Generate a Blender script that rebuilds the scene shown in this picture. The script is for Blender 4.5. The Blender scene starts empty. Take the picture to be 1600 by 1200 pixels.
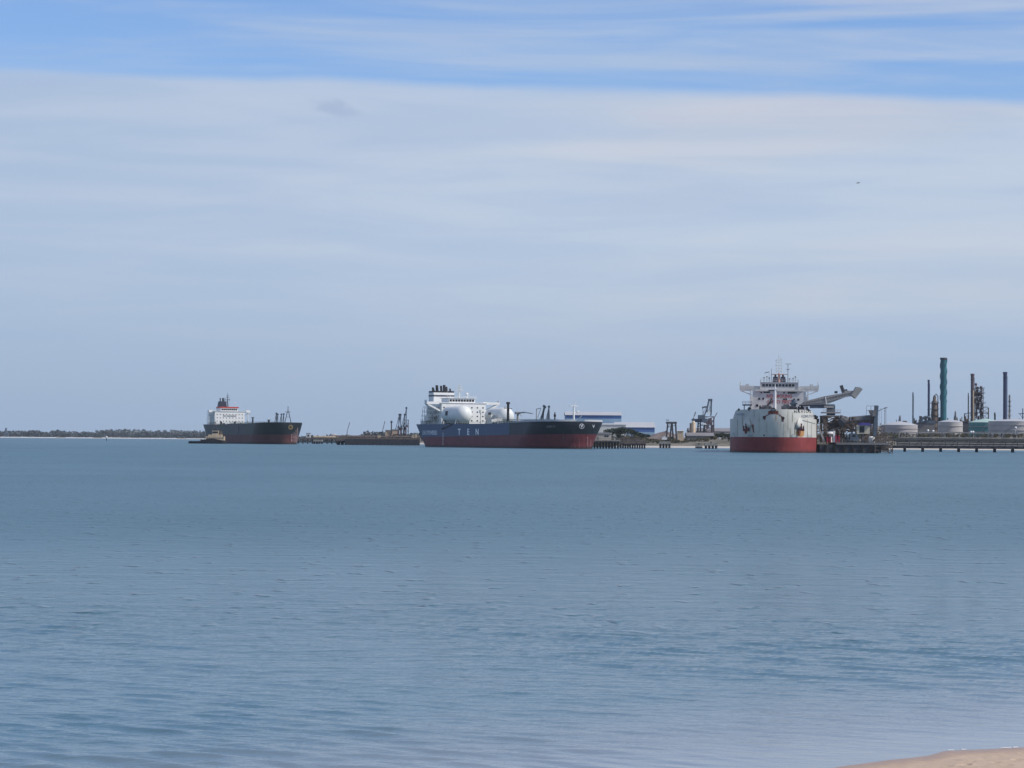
import bpy, math, random
import numpy as np
from mathutils import Vector, Matrix, noise as mn
R = math.radians
random.seed(7)
scene = bpy.context.scene
COL = scene.collection

# ------------------------------------------------------------------ camera
CAM_H = 5.6
PITCH = math.atan(87.0 / 4000)
ROLL = R(0.43)
cam_d = bpy.data.cameras.new('camera')
cam_d.lens = 90.0; cam_d.sensor_width = 36.0
cam_d.clip_start = 0.5; cam_d.clip_end = 30000
cam = bpy.data.objects.new('camera', cam_d); COL.objects.link(cam)
CAM_M = Matrix.Rotation(math.pi / 2 + PITCH, 3, 'X') @ Matrix.Rotation(ROLL, 3, 'Z')
cam.matrix_world = Matrix.Translation((0, 0, CAM_H)) @ CAM_M.to_4x4()
scene.camera = cam

# ------------------------------------------------------------------ light
SUN_AZ, SUN_EL = R(107), R(42)
sun_d = bpy.data.lights.new('sun', 'SUN')
sun_d.energy = 3.8; sun_d.angle = R(0.6); sun_d.color = (1.0, 0.93, 0.84)
sun = bpy.data.objects.new('sun', sun_d); COL.objects.link(sun)
to_sun = Vector((math.sin(SUN_AZ) * math.cos(SUN_EL), math.cos(SUN_AZ) * math.cos(SUN_EL), math.sin(SUN_EL)))
sun.rotation_euler = to_sun.to_track_quat('Z', 'Y').to_euler()
sun.location = (0, 0, 60)

scene.view_settings.view_transform = 'Standard'
scene.view_settings.look = 'None'
scene.view_settings.exposure = 0.0
scene.view_settings.gamma = 1.0
scene.cycles.sample_clamp_direct = 4.0; scene.cycles.sample_clamp_indirect = 3.0

# ---- node helper
class NT:
    def __init__(s, tree): s.t = tree
    def n(s, typ, **kw):
        nd = s.t.nodes.new(typ)
        for k, v in kw.items():
            if k == 'inp':
                for a, b in v.items():
                    if hasattr(b, 'is_output'): s.t.links.new(b, nd.inputs[a])
                    else: nd.inputs[a].default_value = b
            else: setattr(nd, k, v)
        return nd
    def math(s, op, a, b=0.0, c=None, clamp=False):
        inp = {0: a, 1: b}
        if c is not None: inp[2] = c
        return s.n('ShaderNodeMath', operation=op, use_clamp=clamp, inp=inp).outputs[0]
    def mix(s, f, a, b):
        nd = s.n('ShaderNodeMix', data_type='RGBA')
        for k, v in (('Factor', f), ('A', a), ('B', b)):
            sock = [i for i in nd.inputs if i.name == k and i.type == ('VALUE' if k == 'Factor' else 'RGBA')][0]
            if hasattr(v, 'is_output'): s.t.links.new(v, sock)
            else: sock.default_value = v
        return [o for o in nd.outputs if o.type == 'RGBA'][0]
    def rng(s, v, a, b, c=0.0, d=1.0, smooth=True):
        return s.n('ShaderNodeMapRange', interpolation_type='SMOOTHSTEP' if smooth else 'LINEAR',
                   inp={0: v, 1: a, 2: b, 3: c, 4: d}).outputs[0]
    def scaled(s, vec, sc, off=(0, 0, 0)):
        return s.n('ShaderNodeMapping', inp={'Vector': vec, 'Scale': sc, 'Location': off}).outputs[0]
    def noise(s, vec, scale, detail=4, rough=0.55, dist=0.0):
        return s.n('ShaderNodeTexNoise', inp={'Vector': vec, 'Scale': scale, 'Detail': detail, 'Roughness': rough, 'Distortion': dist}).outputs[0]

# ------------------------------------------------------------------ world
world = bpy.data.worlds.new('World'); scene.world = world; world.use_nodes = True
world.node_tree.nodes.clear()
w = NT(world.node_tree)
sky = w.n('ShaderNodeTexSky', sky_type='NISHITA', sun_disc=False, sun_elevation=SUN_EL, sun_rotation=SUN_AZ,
          altitude=0, air_density=1.0, dust_density=0.6, ozone_density=2.5)
SKY_STRENGTH = 0.096
tc = w.n('ShaderNodeTexCoord').outputs['Generated']
sep = w.n('ShaderNodeSeparateXYZ', inp={0: tc})
dx, dz = sep.outputs[0], sep.outputs[2]
n_str = w.noise(w.scaled(tc, (5, 5, 72), (3.1, 0.7, 0.4)), 1.0, 6, 0.52, 0.5)     # long thin streaks
n_edge = w.noise(w.scaled(tc, (14, 14, 40), (1.7, 0.2, 0)), 1.0, 3, 0.5)
n_big = w.noise(w.scaled(tc, (4, 4, 26), (8.3, 2.2, 1.1)), 1.0, 4, 0.5, 0.5)
edge = w.math('ADD', w.math('MULTIPLY', dx, -0.022), w.math('MULTIPLY', w.math('SUBTRACT', n_edge, 0.5), 0.006))
edge = w.math('ADD', edge, w.math('MULTIPLY', w.math('MULTIPLY', dx, dx), -0.06))
edge = w.math('ADD', edge, 0.1380)
d_e = w.math('SUBTRACT', edge, dz)
bank = w.rng(d_e, -0.0022, 0.0042)
soft = w.rng(d_e, -0.002, 0.012, 0.80, 0.90)
bank = w.math('MULTIPLY', bank, soft)
streak = w.rng(n_str, 0.34, 0.70, 0.0, 0.62)
n_high = w.noise(w.scaled(tc, (3, 3, 5), (2.2, 9.1, 3.0)), 1.0, 5, 0.6, 0.6)          # unseen broken cloud added higher up to whiten the sky's light
streak = w.math('MAXIMUM', streak, w.math('MULTIPLY', w.rng(n_high, 0.40, 0.65, 0.0, 0.75), w.rng(dz, 0.22, 0.45)))
cover = w.math('MAXIMUM', bank, streak)
# colour of the lit cloud layer: cooler and dimmer towards the horizon, warmer patches
c_lo = (0.360, 0.462, 0.632, 1); c_hi = (0.555, 0.630, 0.750, 1); c_warm = (0.650, 0.655, 0.705, 1)
ccol = w.mix(w.rng(dz, 0.0, 0.085), c_lo, c_hi)
warm = w.math('MULTIPLY', w.rng(n_big, 0.42, 0.70), w.rng(dz, 0.03, 0.10))
warm = w.math('MULTIPLY', warm, w.rng(dx, -0.18, 0.10, 0.05, 0.95))
ccol = w.mix(warm, ccol, c_warm)
n_soft = w.noise(w.scaled(tc, (7, 7, 70), (0.3, 5.2, 1.9)), 1.0, 5, 0.55, 0.4)
ccol = w.mix(w.rng(n_soft, 0.30, 0.70, 0.0, 0.42), ccol, (0.33, 0.47, 0.69, 1))
ccol = w.mix(w.rng(dz, 0.20, 0.45), ccol, (0.72, 0.74, 0.78, 1))
left = w.rng(dx, -0.22, 0.02, 0.30, 0.0)
ccol = w.mix(left, ccol, (0.30, 0.42, 0.63, 1))
# the little grey cloud scrap
ex = w.math('DIVIDE', w.math('ADD', dx, 0.0685), 0.0125)
ez = w.math('DIVIDE', w.math('SUBTRACT', w.math('ADD', dz, w.math('MULTIPLY', dx, 0.22)), 0.1125), 0.0042)
rr = w.math('ADD', w.math('MULTIPLY', ex, ex), w.math('MULTIPLY', ez, ez))
n_p = w.noise(w.scaled(tc, (110, 110, 200)), 1.0, 4, 0.6)
puff = w.rng(w.math('ADD', rr, w.math('MULTIPLY', n_p, 2.4)), 2.3, 1.0, 0.0, 0.55)
ccol = w.mix(puff, ccol, (0.36, 0.44, 0.63, 1))
skyc = w.n('ShaderNodeVectorMath', operation='SCALE', inp={0: sky.outputs[0], 'Scale': SKY_STRENGTH}).outputs[0]
skyc = w.n('ShaderNodeVectorMath', operation='MULTIPLY', inp={0: skyc, 1: (0.97, 1.14, 1.50)}).outputs[0]   # clear washed air
allc = w.mix(cover, skyc, ccol)
bg = w.n('ShaderNodeBackground', inp={'Color': allc, 'Strength': 1.0})
wo = w.n('ShaderNodeOutputWorld', inp={'Surface': bg.outputs[0]})

# ------------------------------------------------------------------ surveying helpers
def ray(px, py):
    return CAM_M @ Vector(((px - 800) / 4000, -(py - 600) / 4000, -1))
def W(px, py, Y):
    d = ray(px, py); t = Y / d.y
    return Vector((d.x * t, Y, CAM_H + d.z * t))
def G(px, py, z=0.0):
    d = ray(px, py); t = (z - CAM_H) / d.z
    return Vector((d.x * t, d.y * t, z))

# ------------------------------------------------------------------ materials
MATS = {}
def paint(name, col, rough=0.55, var=0.12, scale=0.3, streak=0.0, scol=(0.16, 0.07, 0.035), metal=0.0, spec=0.4):
    if name in MATS: return MATS[name]
    m = bpy.data.materials.new(name); m.use_nodes = True
    t = m.node_tree; t.nodes.clear(); q = NT(t)
    tcn = q.n('ShaderNodeTexCoord').outputs['Object']
    nz = q.noise(tcn, scale, 5, 0.6)
    c0 = tuple(c * (1 - var) for c in col) + (1,); c1 = tuple(min(1, c * (1 + var)) for c in col) + (1,)
    c = q.mix(q.rng(nz, 0.3, 0.7), c0, c1)
    if 'antifouling' in name:      # weed and wet staining along the waterline
        zz = q.n('ShaderNodeSeparateXYZ', inp={0: tcn}).outputs[2]
        nw = q.noise(q.scaled(tcn, (0.5, 0.5, 0.9)), 1.0, 5, 0.6)
        c = q.mix(q.rng(q.math('SUBTRACT', zz, q.math('MULTIPLY', nw, 2.2)), -1.2, 0.9, 0.85, 0.0), c, (0.018, 0.018, 0.017, 1))
    if streak > 0:
        ns = q.noise(q.scaled(tcn, (0.9, 0.9, 0.055)), 1.0, 5, 0.65)
        nb = q.noise(q.scaled(tcn, (0.12, 0.12, 0.12)), 1.0, 3, 0.6)
        f = q.math('MULTIPLY', q.rng(ns, 0.55, 0.78), q.rng(nb, 0.42, 0.62))
        c = q.mix(q.math('MULTIPLY', f, streak), c, tuple(scol) + (1,))
    bs = q.n('ShaderNodeBsdfPrincipled', inp={'Base Color': c, 'Roughness': rough, 'Metallic': metal, 'Specular IOR Level': spec})
    q.n('ShaderNodeOutputMaterial', inp={'Surface': bs.outputs[0]})
    MATS[name] = m
    return m

M_white = paint('white_paint', (0.76, 0.76, 0.74), 0.5, 0.05, 0.2, 0.25)
M_offw = paint('off_white_paint', (0.60, 0.60, 0.57), 0.55, 0.10, 0.2, 0.5)
M_cream = paint('cream_paint', (0.50, 0.395, 0.27), 0.6, 0.12, 0.2, 0.4)
M_glass = paint('dark_glass', (0.012, 0.015, 0.022), 0.15, 0.1)
M_black = paint('black_paint', (0.014, 0.015, 0.020), 0.55, 0.2, 0.2, 0.25, (0.06, 0.035, 0.03))
M_deckg = paint('green_deck_paint', (0.035, 0.065, 0.055), 0.7, 0.2)
M_deckr = paint('red_deck_paint', (0.17, 0.05, 0.035), 0.7, 0.2)
M_boot = paint('red_antifouling', (0.155, 0.028, 0.035), 0.6, 0.16, 0.12, 0.45, (0.09, 0.05, 0.04))
M_boot1 = paint('dull_red_antifouling', (0.11, 0.035, 0.035), 0.65, 0.16, 0.12, 0.5, (0.20, 0.13, 0.10))
M_boot3 = paint('rust_red_antifouling', (0.215, 0.034, 0.032), 0.6, 0.16, 0.12, 0.6, (0.12, 0.05, 0.04))
M_hull1 = paint('dark_green_black_hull_paint', (0.010, 0.016, 0.020), 0.5, 0.25, 0.1, 0.4, (0.06, 0.06, 0.055))
M_hull3 = paint('grey_white_hull_paint', (0.49, 0.485, 0.445), 0.5, 0.10, 0.10, 0.70, (0.17, 0.115, 0.075))
M_navyf = paint('navy_funnel_paint', (0.022, 0.025, 0.045), 0.5, 0.15)
M_red = paint('red_paint', (0.50, 0.06, 0.04), 0.5, 0.12)
M_redtxt = paint('faded_red_lettering', (0.42, 0.13, 0.13), 0.6, 0.12)
M_wtxt = paint('white_lettering', (0.78, 0.80, 0.82), 0.6, 0.08)
M_gtxt = paint('grey_lettering', (0.16, 0.17, 0.19), 0.6, 0.2, 1.0)
M_dtxt = paint('dark_lettering', (0.05, 0.045, 0.05), 0.6, 0.3, 1.0)
M_rust = paint('rust', (0.16, 0.045, 0.03), 0.85, 0.35, 1.2)
M_rusto = paint('orange_rust', (0.42, 0.22, 0.08), 0.85, 0.3, 1.2)
M_anch = paint('dark_red_anchor', (0.10, 0.018, 0.02), 0.7, 0.2)
M_steel = paint('grey_steel', (0.17, 0.175, 0.18), 0.6, 0.2, 0.4, 0.5)
M_steelb = paint('blue_grey_steel', (0.075, 0.105, 0.14), 0.6, 0.2, 0.4, 0.3)
M_steeld = paint('dark_steel', (0.050, 0.052, 0.060), 0.65, 0.25, 0.4, 0.4)
M_boom = paint('boom_grey', (0.30, 0.29, 0.275), 0.6, 0.15, 0.3, 0.5)
M_steelr = paint('rusty_brown_steel', (0.125, 0.095, 0.078), 0.75, 0.3, 0.4, 0.6)
M_pipe = paint('pipe_grey', (0.30, 0.29, 0.28), 0.5, 0.15, 0.1, 0.4)
M_piped = paint('pipe_dark', (0.036, 0.042, 0.042), 0.6, 0.2, 0.1, 0.4)
M_conc = paint('weathered_concrete', (0.25, 0.235, 0.21), 0.85, 0.2, 0.4, 0.5, (0.08, 0.07, 0.06))
M_concd = paint('wet_dark_concrete', (0.032, 0.034, 0.042), 0.85, 0.3, 0.4, 0.3)
M_pile = paint('dark_pile', (0.020, 0.024, 0.034), 0.75, 0.25)
M_teal = paint('teal_paint', (0.022, 0.120, 0.150), 0.5, 0.2, 0.12, 0.4, (0.02, 0.05, 0.07))
M_tealt = paint('teal_tank_paint', (0.055, 0.20, 0.20), 0.5, 0.1, 0.08, 0.3, (0.05, 0.1, 0.1))
M_navy = paint('navy_paint', (0.030, 0.045, 0.105), 0.5, 0.15, 0.1, 0.3)
M_plum = paint('plum_brown_paint', (0.105, 0.075, 0.09), 0.6, 0.2, 0.1, 0.5)
M_tank = paint('pale_tank_paint', (0.42, 0.40, 0.385), 0.6, 0.10, 0.06, 0.6, (0.3, 0.25, 0.22))
M_tankg = paint('grey_tank_paint', (0.36, 0.34, 0.34), 0.6, 0.08, 0.06, 0.4, (0.2, 0.17, 0.15))
M_roof = paint('pale_roof', (0.41, 0.42, 0.44), 0.6, 0.05, 0.05, 0.2)
M_blue = paint('blue_cladding', (0.06, 0.135, 0.33), 0.5, 0.08, 0.05)
M_lblue = paint('light_blue_cladding', (0.25, 0.38, 0.50), 0.5, 0.08, 0.05)
M_groof = paint('grey_sheet_roof', (0.20, 0.19, 0.20), 0.7, 0.15, 0.05, 0.3)
M_wall = paint('grey_wall', (0.16, 0.155, 0.155), 0.8, 0.15, 0.08)
M_bark = paint('bark', (0.10, 0.075, 0.055), 0.9, 0.25, 1.0)
M_purple = paint('purple_canvas', (0.07, 0.06, 0.25), 0.7, 0.1)
M_yel = paint('ochre_paint', (0.27, 0.19, 0.08), 0.6, 0.15)
M_tyre = paint('tyre_rubber', (0.012, 0.012, 0.012), 0.9, 0.1)
M_foam = paint('foam', (0.80, 0.80, 0.78), 0.9, 0.05)

def leafmat(name, a, b):
    m = bpy.data.materials.new(name); m.use_nodes = True
    t = m.node_tree; t.nodes.clear(); q = NT(t)
    tcn = q.n('ShaderNodeTexCoord').outputs['Object']
    nz = q.noise(tcn, 0.35, 4, 0.7)
    c = q.mix(q.rng(nz, 0.35, 0.65), a + (1,), b + (1,))
    bs = q.n('ShaderNodeBsdfPrincipled', inp={'Base Color': c, 'Roughness': 0.85, 'Specular IOR Level': 0.15})
    q.n('ShaderNodeOutputMaterial', inp={'Surface': bs.outputs[0]})
    return m
M_leaf = leafmat('dark_foliage', (0.020, 0.030, 0.022), (0.055, 0.070, 0.040))
M_leafb = leafmat('olive_scrub', (0.060, 0.060, 0.036), (0.13, 0.115, 0.070))
M_leafg = leafmat('haze_blued_foliage', (0.055, 0.072, 0.080), (0.10, 0.115, 0.12))  # far leaves tinted blue-grey, haze put into their colour

def ship2_hull_mat():
    m = bpy.data.materials.new('blue_and_black_hull_paint'); m.use_nodes = True
    t = m.node_tree; t.nodes.clear(); q = NT(t)
    tcn = q.n('ShaderNodeTexCoord').outputs['Object']
    sp = q.n('ShaderNodeSeparateXYZ', inp={0: tcn})
    f = q.rng(sp.outputs[0], 184.0, 184.6)
    nz = q.noise(tcn, 0.1, 5, 0.6)
    a = q.mix(nz, (0.030, 0.060, 0.125, 1), (0.042, 0.082, 0.165, 1))
    b = q.mix(nz, (0.006, 0.010, 0.018, 1), (0.013, 0.019, 0.028, 1))
    c = q.mix(f, a, b)
    ns = q.noise(q.scaled(tcn, (0.9, 0.9, 0.055)), 1.0, 5, 0.65)
    c = q.mix(q.rng(ns, 0.6, 0.85, 0, 0.25), c, (0.08, 0.08, 0.09, 1))
    bs = q.n('ShaderNodeBsdfPrincipled', inp={'Base Color': c, 'Roughness': 0.5, 'Specular IOR Level': 0.4})
    q.n('ShaderNodeOutputMaterial', inp={'Surface': bs.outputs[0]})
    return m
M_hull2 = ship2_hull_mat()

# ------------------------------------------------------------------ mesh builder
class MB:
    def __init__(s): s.v = []; s.f = []; s.mi = []; s.cur = 0
    def add(s, vs, fs):
        o = len(s.v); s.v += [tuple(p) for p in vs]
        for f in fs: s.f.append(tuple(i + o for i in f)); s.mi.append(s.cur)
        return s
    def mat(s, i): s.cur = i; return s
    def box(s, x0, x1, y0, y1, z0, z1):
        return s.hexa([(x0, y0, z0), (x1, y0, z0), (x1, y1, z0), (x0, y1, z0), (x0, y0, z1), (x1, y0, z1), (x1, y1, z1), (x0, y1, z1)])
    def hexa(s, p):
        return s.add(p, [(3, 2, 1, 0), (4, 5, 6, 7), (0, 1, 5, 4), (1, 2, 6, 5), (2, 3, 7, 6), (3, 0, 4, 7)])
    def bar(s, p, q, wd, ht=None):
        p, q = Vector(p), Vector(q); ht = ht or wd
        d = (q - p)
        if d.length < 1e-6: return s
        d.normalize()
        up = Vector((0, 0, 1)) if abs(d.z) < 0.95 else Vector((0, 1, 0))
        a = d.cross(up).normalized() * wd / 2; b = a.cross(d).normalized() * ht / 2
        return s.hexa([p - a - b, p + a - b, q + a - b, q - a - b, p - a + b, p + a + b, q + a + b, q - a + b])
    def tube(s, p, q, r0, r1=None, n=10):
        p, q = Vector(p), Vector(q); r1 = r0 if r1 is None else r1
        d = (q - p).normalized()
        up = Vector((0, 0, 1)) if abs(d.z) < 0.95 else Vector((1, 0, 0))
        a = d.cross(up).normalized(); b = a.cross(d)
        vs = []
        for c, r in ((p, r0), (q, r1)):
            for i in range(n):
                t = 2 * math.pi * i / n
                vs.append(c + (a * math.cos(t) + b * math.sin(t)) * r)
        fs = [(i, (i + 1) % n, n + (i + 1) % n, n + i) for i in range(n)]
        fs += [tuple(range(n - 1, -1, -1)), tuple(range(n, 2 * n))]
        return s.add(vs, fs)
    def path(s, pts, r, n=8):
        for a, b in zip(pts[:-1], pts[1:]): s.tube(a, b, r, r, n)
        return s
    def lathe(s, c, prof, n=24, axis=(0, 0, 1)):
        c = Vector(c); ax = Vector(axis).normalized()
        up = Vector((0, 0, 1)) if abs(ax.z) < 0.95 else Vector((1, 0, 0))
        a = ax.cross(up).normalized(); b = a.cross(ax)
        vs = []
        for r, h in prof:
            for i in range(n):
                t = 2 * math.pi * i / n
                vs.append(c + ax * h + (a * math.cos(t) + b * math.sin(t)) * max(r, 0.001))
        fs = []
        for k in range(len(prof) - 1):
            for i in range(n):
                fs.append((k * n + i, k * n + (i + 1) % n, (k + 1) * n + (i + 1) % n, (k + 1) * n + i))
        fs += [tuple(range(n - 1, -1, -1)), tuple(range((len(prof) - 1) * n, len(prof) * n))]
        return s.add(vs, fs)
    def poly(s, pts, d):                       # a polygon (list of 3D points) given thickness vector d
        d = Vector(d); pts = [Vector(p) for p in pts]; n = len(pts)
        vs = [p - d / 2 for p in pts] + [p + d / 2 for p in pts]
        fs = [tuple(range(n)), tuple(range(2 * n - 1, n - 1, -1))]
        fs += [(i, n + i, n + (i + 1) % n, (i + 1) % n) for i in range(n)]
        return s.add(vs, fs)
    def sphere(s, c, r, n=12, sq=1.0):
        prof = [(r * math.cos(t), r * sq * math.sin(t)) for t in [R(-90 + 180 * i / 8) for i in range(9)]]
        return s.lathe(c, prof, n)
    def truss(s, p, q, wd, ht, bays, b):       # rectangular lattice girder
        p, q = Vector(p), Vector(q); d = (q - p); L = d.length; d.normalize()
        up = Vector((0, 0, 1)) if abs(d.z) < 0.9 else Vector((1, 0, 0))
        a = d.cross(up).normalized() * wd / 2; u = a.cross(d).normalized() * ht / 2
        cs = [a + u, a - u, -a - u, -a + u]
        for c in cs: s.bar(p + c, q + c, b)
        for i in range(bays + 1):
            x = p + d * L * i / bays
            for j in range(4): s.bar(x + cs[j], x + cs[(j + 1) % 4], b * 0.7)
            if i < bays:
                y = p + d * L * (i + 1) / bays
                for j in range(4):
                    k = (j + 1) % 4
                    if i % 2: j, k = k, j
                    s.bar(x + cs[j], y + cs[k], b * 0.6)
        return s

def link(name, mb, mat, parent=None, world=True, smooth=False, label=None, cat=None, group=None, kind=None):
    me = bpy.data.meshes.new(name)
    vs = mb.v
    o = bpy.data.objects.new(name, me)
    if parent is not None:
        o.parent = parent
        if world:
            off = Vector((0, 0, 0)); p = parent
            while p is not None: off += p.location; p = p.parent
            vs = [(a - off.x, b - off.y, c - off.z) for a, b, c in vs]
    elif world:
        xs = [a[0] for a in vs]; ys = [a[1] for a in vs]; zs = [a[2] for a in vs]
        c = Vector(((min(xs) + max(xs)) / 2, (min(ys) + max(ys)) / 2, min(zs)))
        o.location = c
        vs = [(a - c.x, b - c.y, d - c.z) for a, b, d in vs]
    me.from_pydata(vs, [], mb.f)
    for mm in (mat if isinstance(mat, (list, tuple)) else [mat]): me.materials.append(mm)
    if len(me.materials) > 1: me.polygons.foreach_set('material_index', mb.mi)
    if smooth:
        me.shade_smooth() if hasattr(me, 'shade_smooth') else None
        if smooth != True:
            me.set_sharp_from_angle(angle=R(smooth))
    me.update()
    COL.objects.link(o)
    tag(o, label, cat, group, kind)
    return o
def tag(o, label=None, cat=None, group=None, kind=None):
    if label: o['label'] = label
    if cat: o['category'] = cat
    if group: o['group'] = group
    if kind: o['kind'] = kind
def empty(name, loc, label, cat, group=None, rz=0.0):
    o = bpy.data.objects.new(name, None); COL.objects.link(o)
    o.location = loc; o.rotation_euler = (0, 0, rz); o.empty_display_size = 1
    tag(o, label, cat, group)
    return o
def copy_thing(src, loc, label=None):
    r = src.copy(); COL.objects.link(r); r.location = loc
    if label: r['label'] = label
    for ch in list(src.children):
        c = ch.copy(); COL.objects.link(c); c.parent = r
        for g in ch.children:
            d = g.copy(); COL.objects.link(d); d.parent = c
    return r

def text_mb(s, size, fn, xscale=1.0, spacing=1.0):
    """lettering as a mesh; fn maps (u, v) to a point"""
    cu = bpy.data.curves.new('lettering', 'FONT'); cu.body = s; cu.size = size
    cu.align_x = 'CENTER'; cu.align_y = 'CENTER'; cu.space_character = spacing; cu.resolution_u = 3
    cu.offset = size * 0.035
    ob = bpy.data.objects.new('lettering', cu); COL.objects.link(ob)
    dg = bpy.context.evaluated_depsgraph_get(); dg.update()
    me = bpy.data.meshes.new_from_object(ob.evaluated_get(dg))
    mb = MB()
    mb.add([fn(v.co.x * xscale, v.co.y) for v in me.vertices], [tuple(p.vertices) for p in me.polygons])
    bpy.data.objects.remove(ob); bpy.data.curves.remove(cu); bpy.data.meshes.remove(me)
    return mb

# ------------------------------------------------------------------ water
def build_water():
    # near rows are dense enough to carry modelled ripples, far rows are not
    ys = [-60.0, 0.0, 20.0, 30.0, 36.0]; y = 38.0
    while y < 135: ys.append(y); y += 0.070 + (y - 38) * 0.0034
    while y < 8600: ys.append(y); y *= 1.10
    ys.append(8800)
    ys = np.array(ys); n = 620
    u = np.linspace(-1, 1, n)
    X = np.outer(np.maximum(ys, 38) * 0.215 + 4.0, u)
    # the outermost columns run far out to the sides
    X[:, 0] = -8000; X[:, -1] = 8000; X[:, 1] = X[:, 2] * 1.6; X[:, -2] = X[:, -3] * 1.6
    Y = np.repeat(ys[:, None], n, 1)
    rng = np.random.default_rng(3)
    Z = np.zeros_like(X); WX = np.zeros_like(X)
    # wave trains: crests run nearly across the view, dipping to the right
    env_n = np.zeros_like(X)
    for i in range(46):
        lam = 0.42 * (1.0 + 2.8 * rng.random() ** 1.5)
        ang = R(-90 - 30) + rng.normal(0, R(9))
        k = 2 * math.pi / lam
        a = 0.0024 * lam ** 1.0 * (0.5 + rng.random())
        ph = k * (math.cos(ang) * X + math.sin(ang) * Y) + rng.random() * 6.283
        Z += a * (2.2 * np.exp(1.6 * (np.sin(ph) - 1.0)) - 0.8)      # peaked crests, flat troughs
    for i in range(14):
        lam = 2.2 * (1.0 + 3 * rng.random())
        ang = R(-90 - 28) + rng.normal(0, R(10)); k = 2 * math.pi / lam
        Z += 0.0013 * lam * 0.6 * np.sin(k * (math.cos(ang) * X + math.sin(ang) * Y) + rng.random() * 6.283)
    for i in range(10):
        lam = 7 * (1 + 2 * rng.random()); ang = rng.random() * 6.283; k = 2 * math.pi / lam
        env_n += np.sin(k * (math.cos(ang) * X + math.sin(ang) * Y * 0.5) + rng.random() * 6.283)
    env = np.clip(0.85 + 0.11 * env_n, 0.5, 1.25)
    ds = shore_dist(X, Y)
    calm = np.clip((ds - 0.6) / 5.0, 0.06, 1.0)
    fade = np.clip((112 - Y) / 50, 0, 1) * np.clip((Y - 37) / 3, 0, 1)
    Z = Z * env * calm * fade
    Z[:, [0, 1, 2, -1, -2, -3]] = 0
    V = np.stack([X, Y, Z], -1).reshape(-1, 3)
    r, c = len(ys), n
    idx = np.arange(r * c).reshape(r, c)
    F = np.stack([idx[:-1, :-1], idx[:-1, 1:], idx[1:, 1:], idx[1:, :-1]], -1).reshape(-1, 4)
    me = bpy.data.meshes.new('water'); me.from_pydata(V.tolist(), [], F.tolist()); me.shade_smooth()
    o = bpy.data.objects.new('water', me); COL.objects.link(o); o['kind'] = 'structure'
    m = bpy.data.materials.new('sea_water'); m.use_nodes = True
    t = m.node_tree; t.nodes.clear(); q = NT(t)
    geo = q.n('ShaderNodeNewGeometry').outputs['Position']
    sp = q.n('ShaderNodeSeparateXYZ', inp={0: geo})
    dist = sp.outputs[1]
    # depth of water over the sand: distance out from the shoreline, as a function of position
    (ax, ay), (bx_, by_) = SHP[3], SHP[7]; L_ = math.hypot(bx_ - ax, by_ - ay); nx_, ny_ = -(by_ - ay) / L_, (bx_ - ax) / L_
    d_sh = q.math('ADD', q.math('MULTIPLY', dist, ny_), q.math('SUBTRACT', q.math('MULTIPLY', sp.outputs[0], nx_), nx_ * ax + ny_ * ay))
    shallow_sheen = q.rng(d_sh, -0.5, 13.0, 1.0, 0.0)
    deep = q.noise(q.scaled(geo, (0.004, 0.0012, 1)), 1.0, 4, 0.6)
    body = q.mix(q.rng(deep, 0.35, 0.65), (0.046, 0.116, 0.152, 1), (0.060, 0.138, 0.176, 1))
    body = q.mix(q.math('MULTIPLY', shallow_sheen, 0.8), body, (0.25, 0.265, 0.285, 1))  # blue-grey near shore: sand shallows plus a pale sheen put into the colour
    # bump: short chop, wind patches, fine ripples
    b1 = q.noise(q.scaled(geo, (0.55, 1.9, 1)), 1.0, 5, 0.62, 0.3)
    b2 = q.noise(q.scaled(geo, (0.16, 0.50, 1)), 1.0, 3, 0.55)
    b3 = q.noise(q.scaled(geo, (2.4, 8.0, 1)), 1.0, 3, 0.6)
    patch = q.noise(q.scaled(geo, (0.020, 0.010, 1), (5, 2, 0)), 1.0, 4, 0.6)
    pw = q.rng(patch, 0.35, 0.68, 0.65, 1.10)
    h = q.math('ADD', q.math('MULTIPLY', b1, 0.30), q.math('MULTIPLY', b2, 0.55))
    h = q.math('MULTIPLY', h, q.rng(dist, 40, 150, 0.10, 1.0))
    h = q.math('ADD', h, q.math('MULTIPLY', b3, q.rng(dist, 50, 150, 0.016, 0.06)))
    # scattered steeper wavelets: the dark dashes out on the bay
    b4 = q.noise(q.scaled(geo, (0.85, 0.42, 1), (3, 7, 0)), 1.0, 2, 0.5)
    h = q.math('ADD', h, q.math('MULTIPLY', q.rng(b4, 0.60, 0.74), q.rng(dist, 55, 120, 0.0, 0.42)))
    h = q.math('MULTIPLY', h, pw)
    h = q.math('MULTIPLY', h, q.rng(d_sh, 0.0, 6.0, 0.15, 1.0))
    bmp = q.n('ShaderNodeBump', inp={'Strength': 1.0, 'Distance': 1.0, 'Height': h})
    bs = q.n('ShaderNodeBsdfPrincipled', inp={'Base Color': body, 'Roughness': q.math('ADD', q.rng(dist, 52, 175, 0.07, 0.30), q.rng(dist, 200, 900, 0.0, 0.05)), 'IOR': 1.333, 'Normal': bmp.outputs[0]})
    q.n('ShaderNodeOutputMaterial', inp={'Surface': bs.outputs[0]})
    me.materials.append(m)

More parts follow.
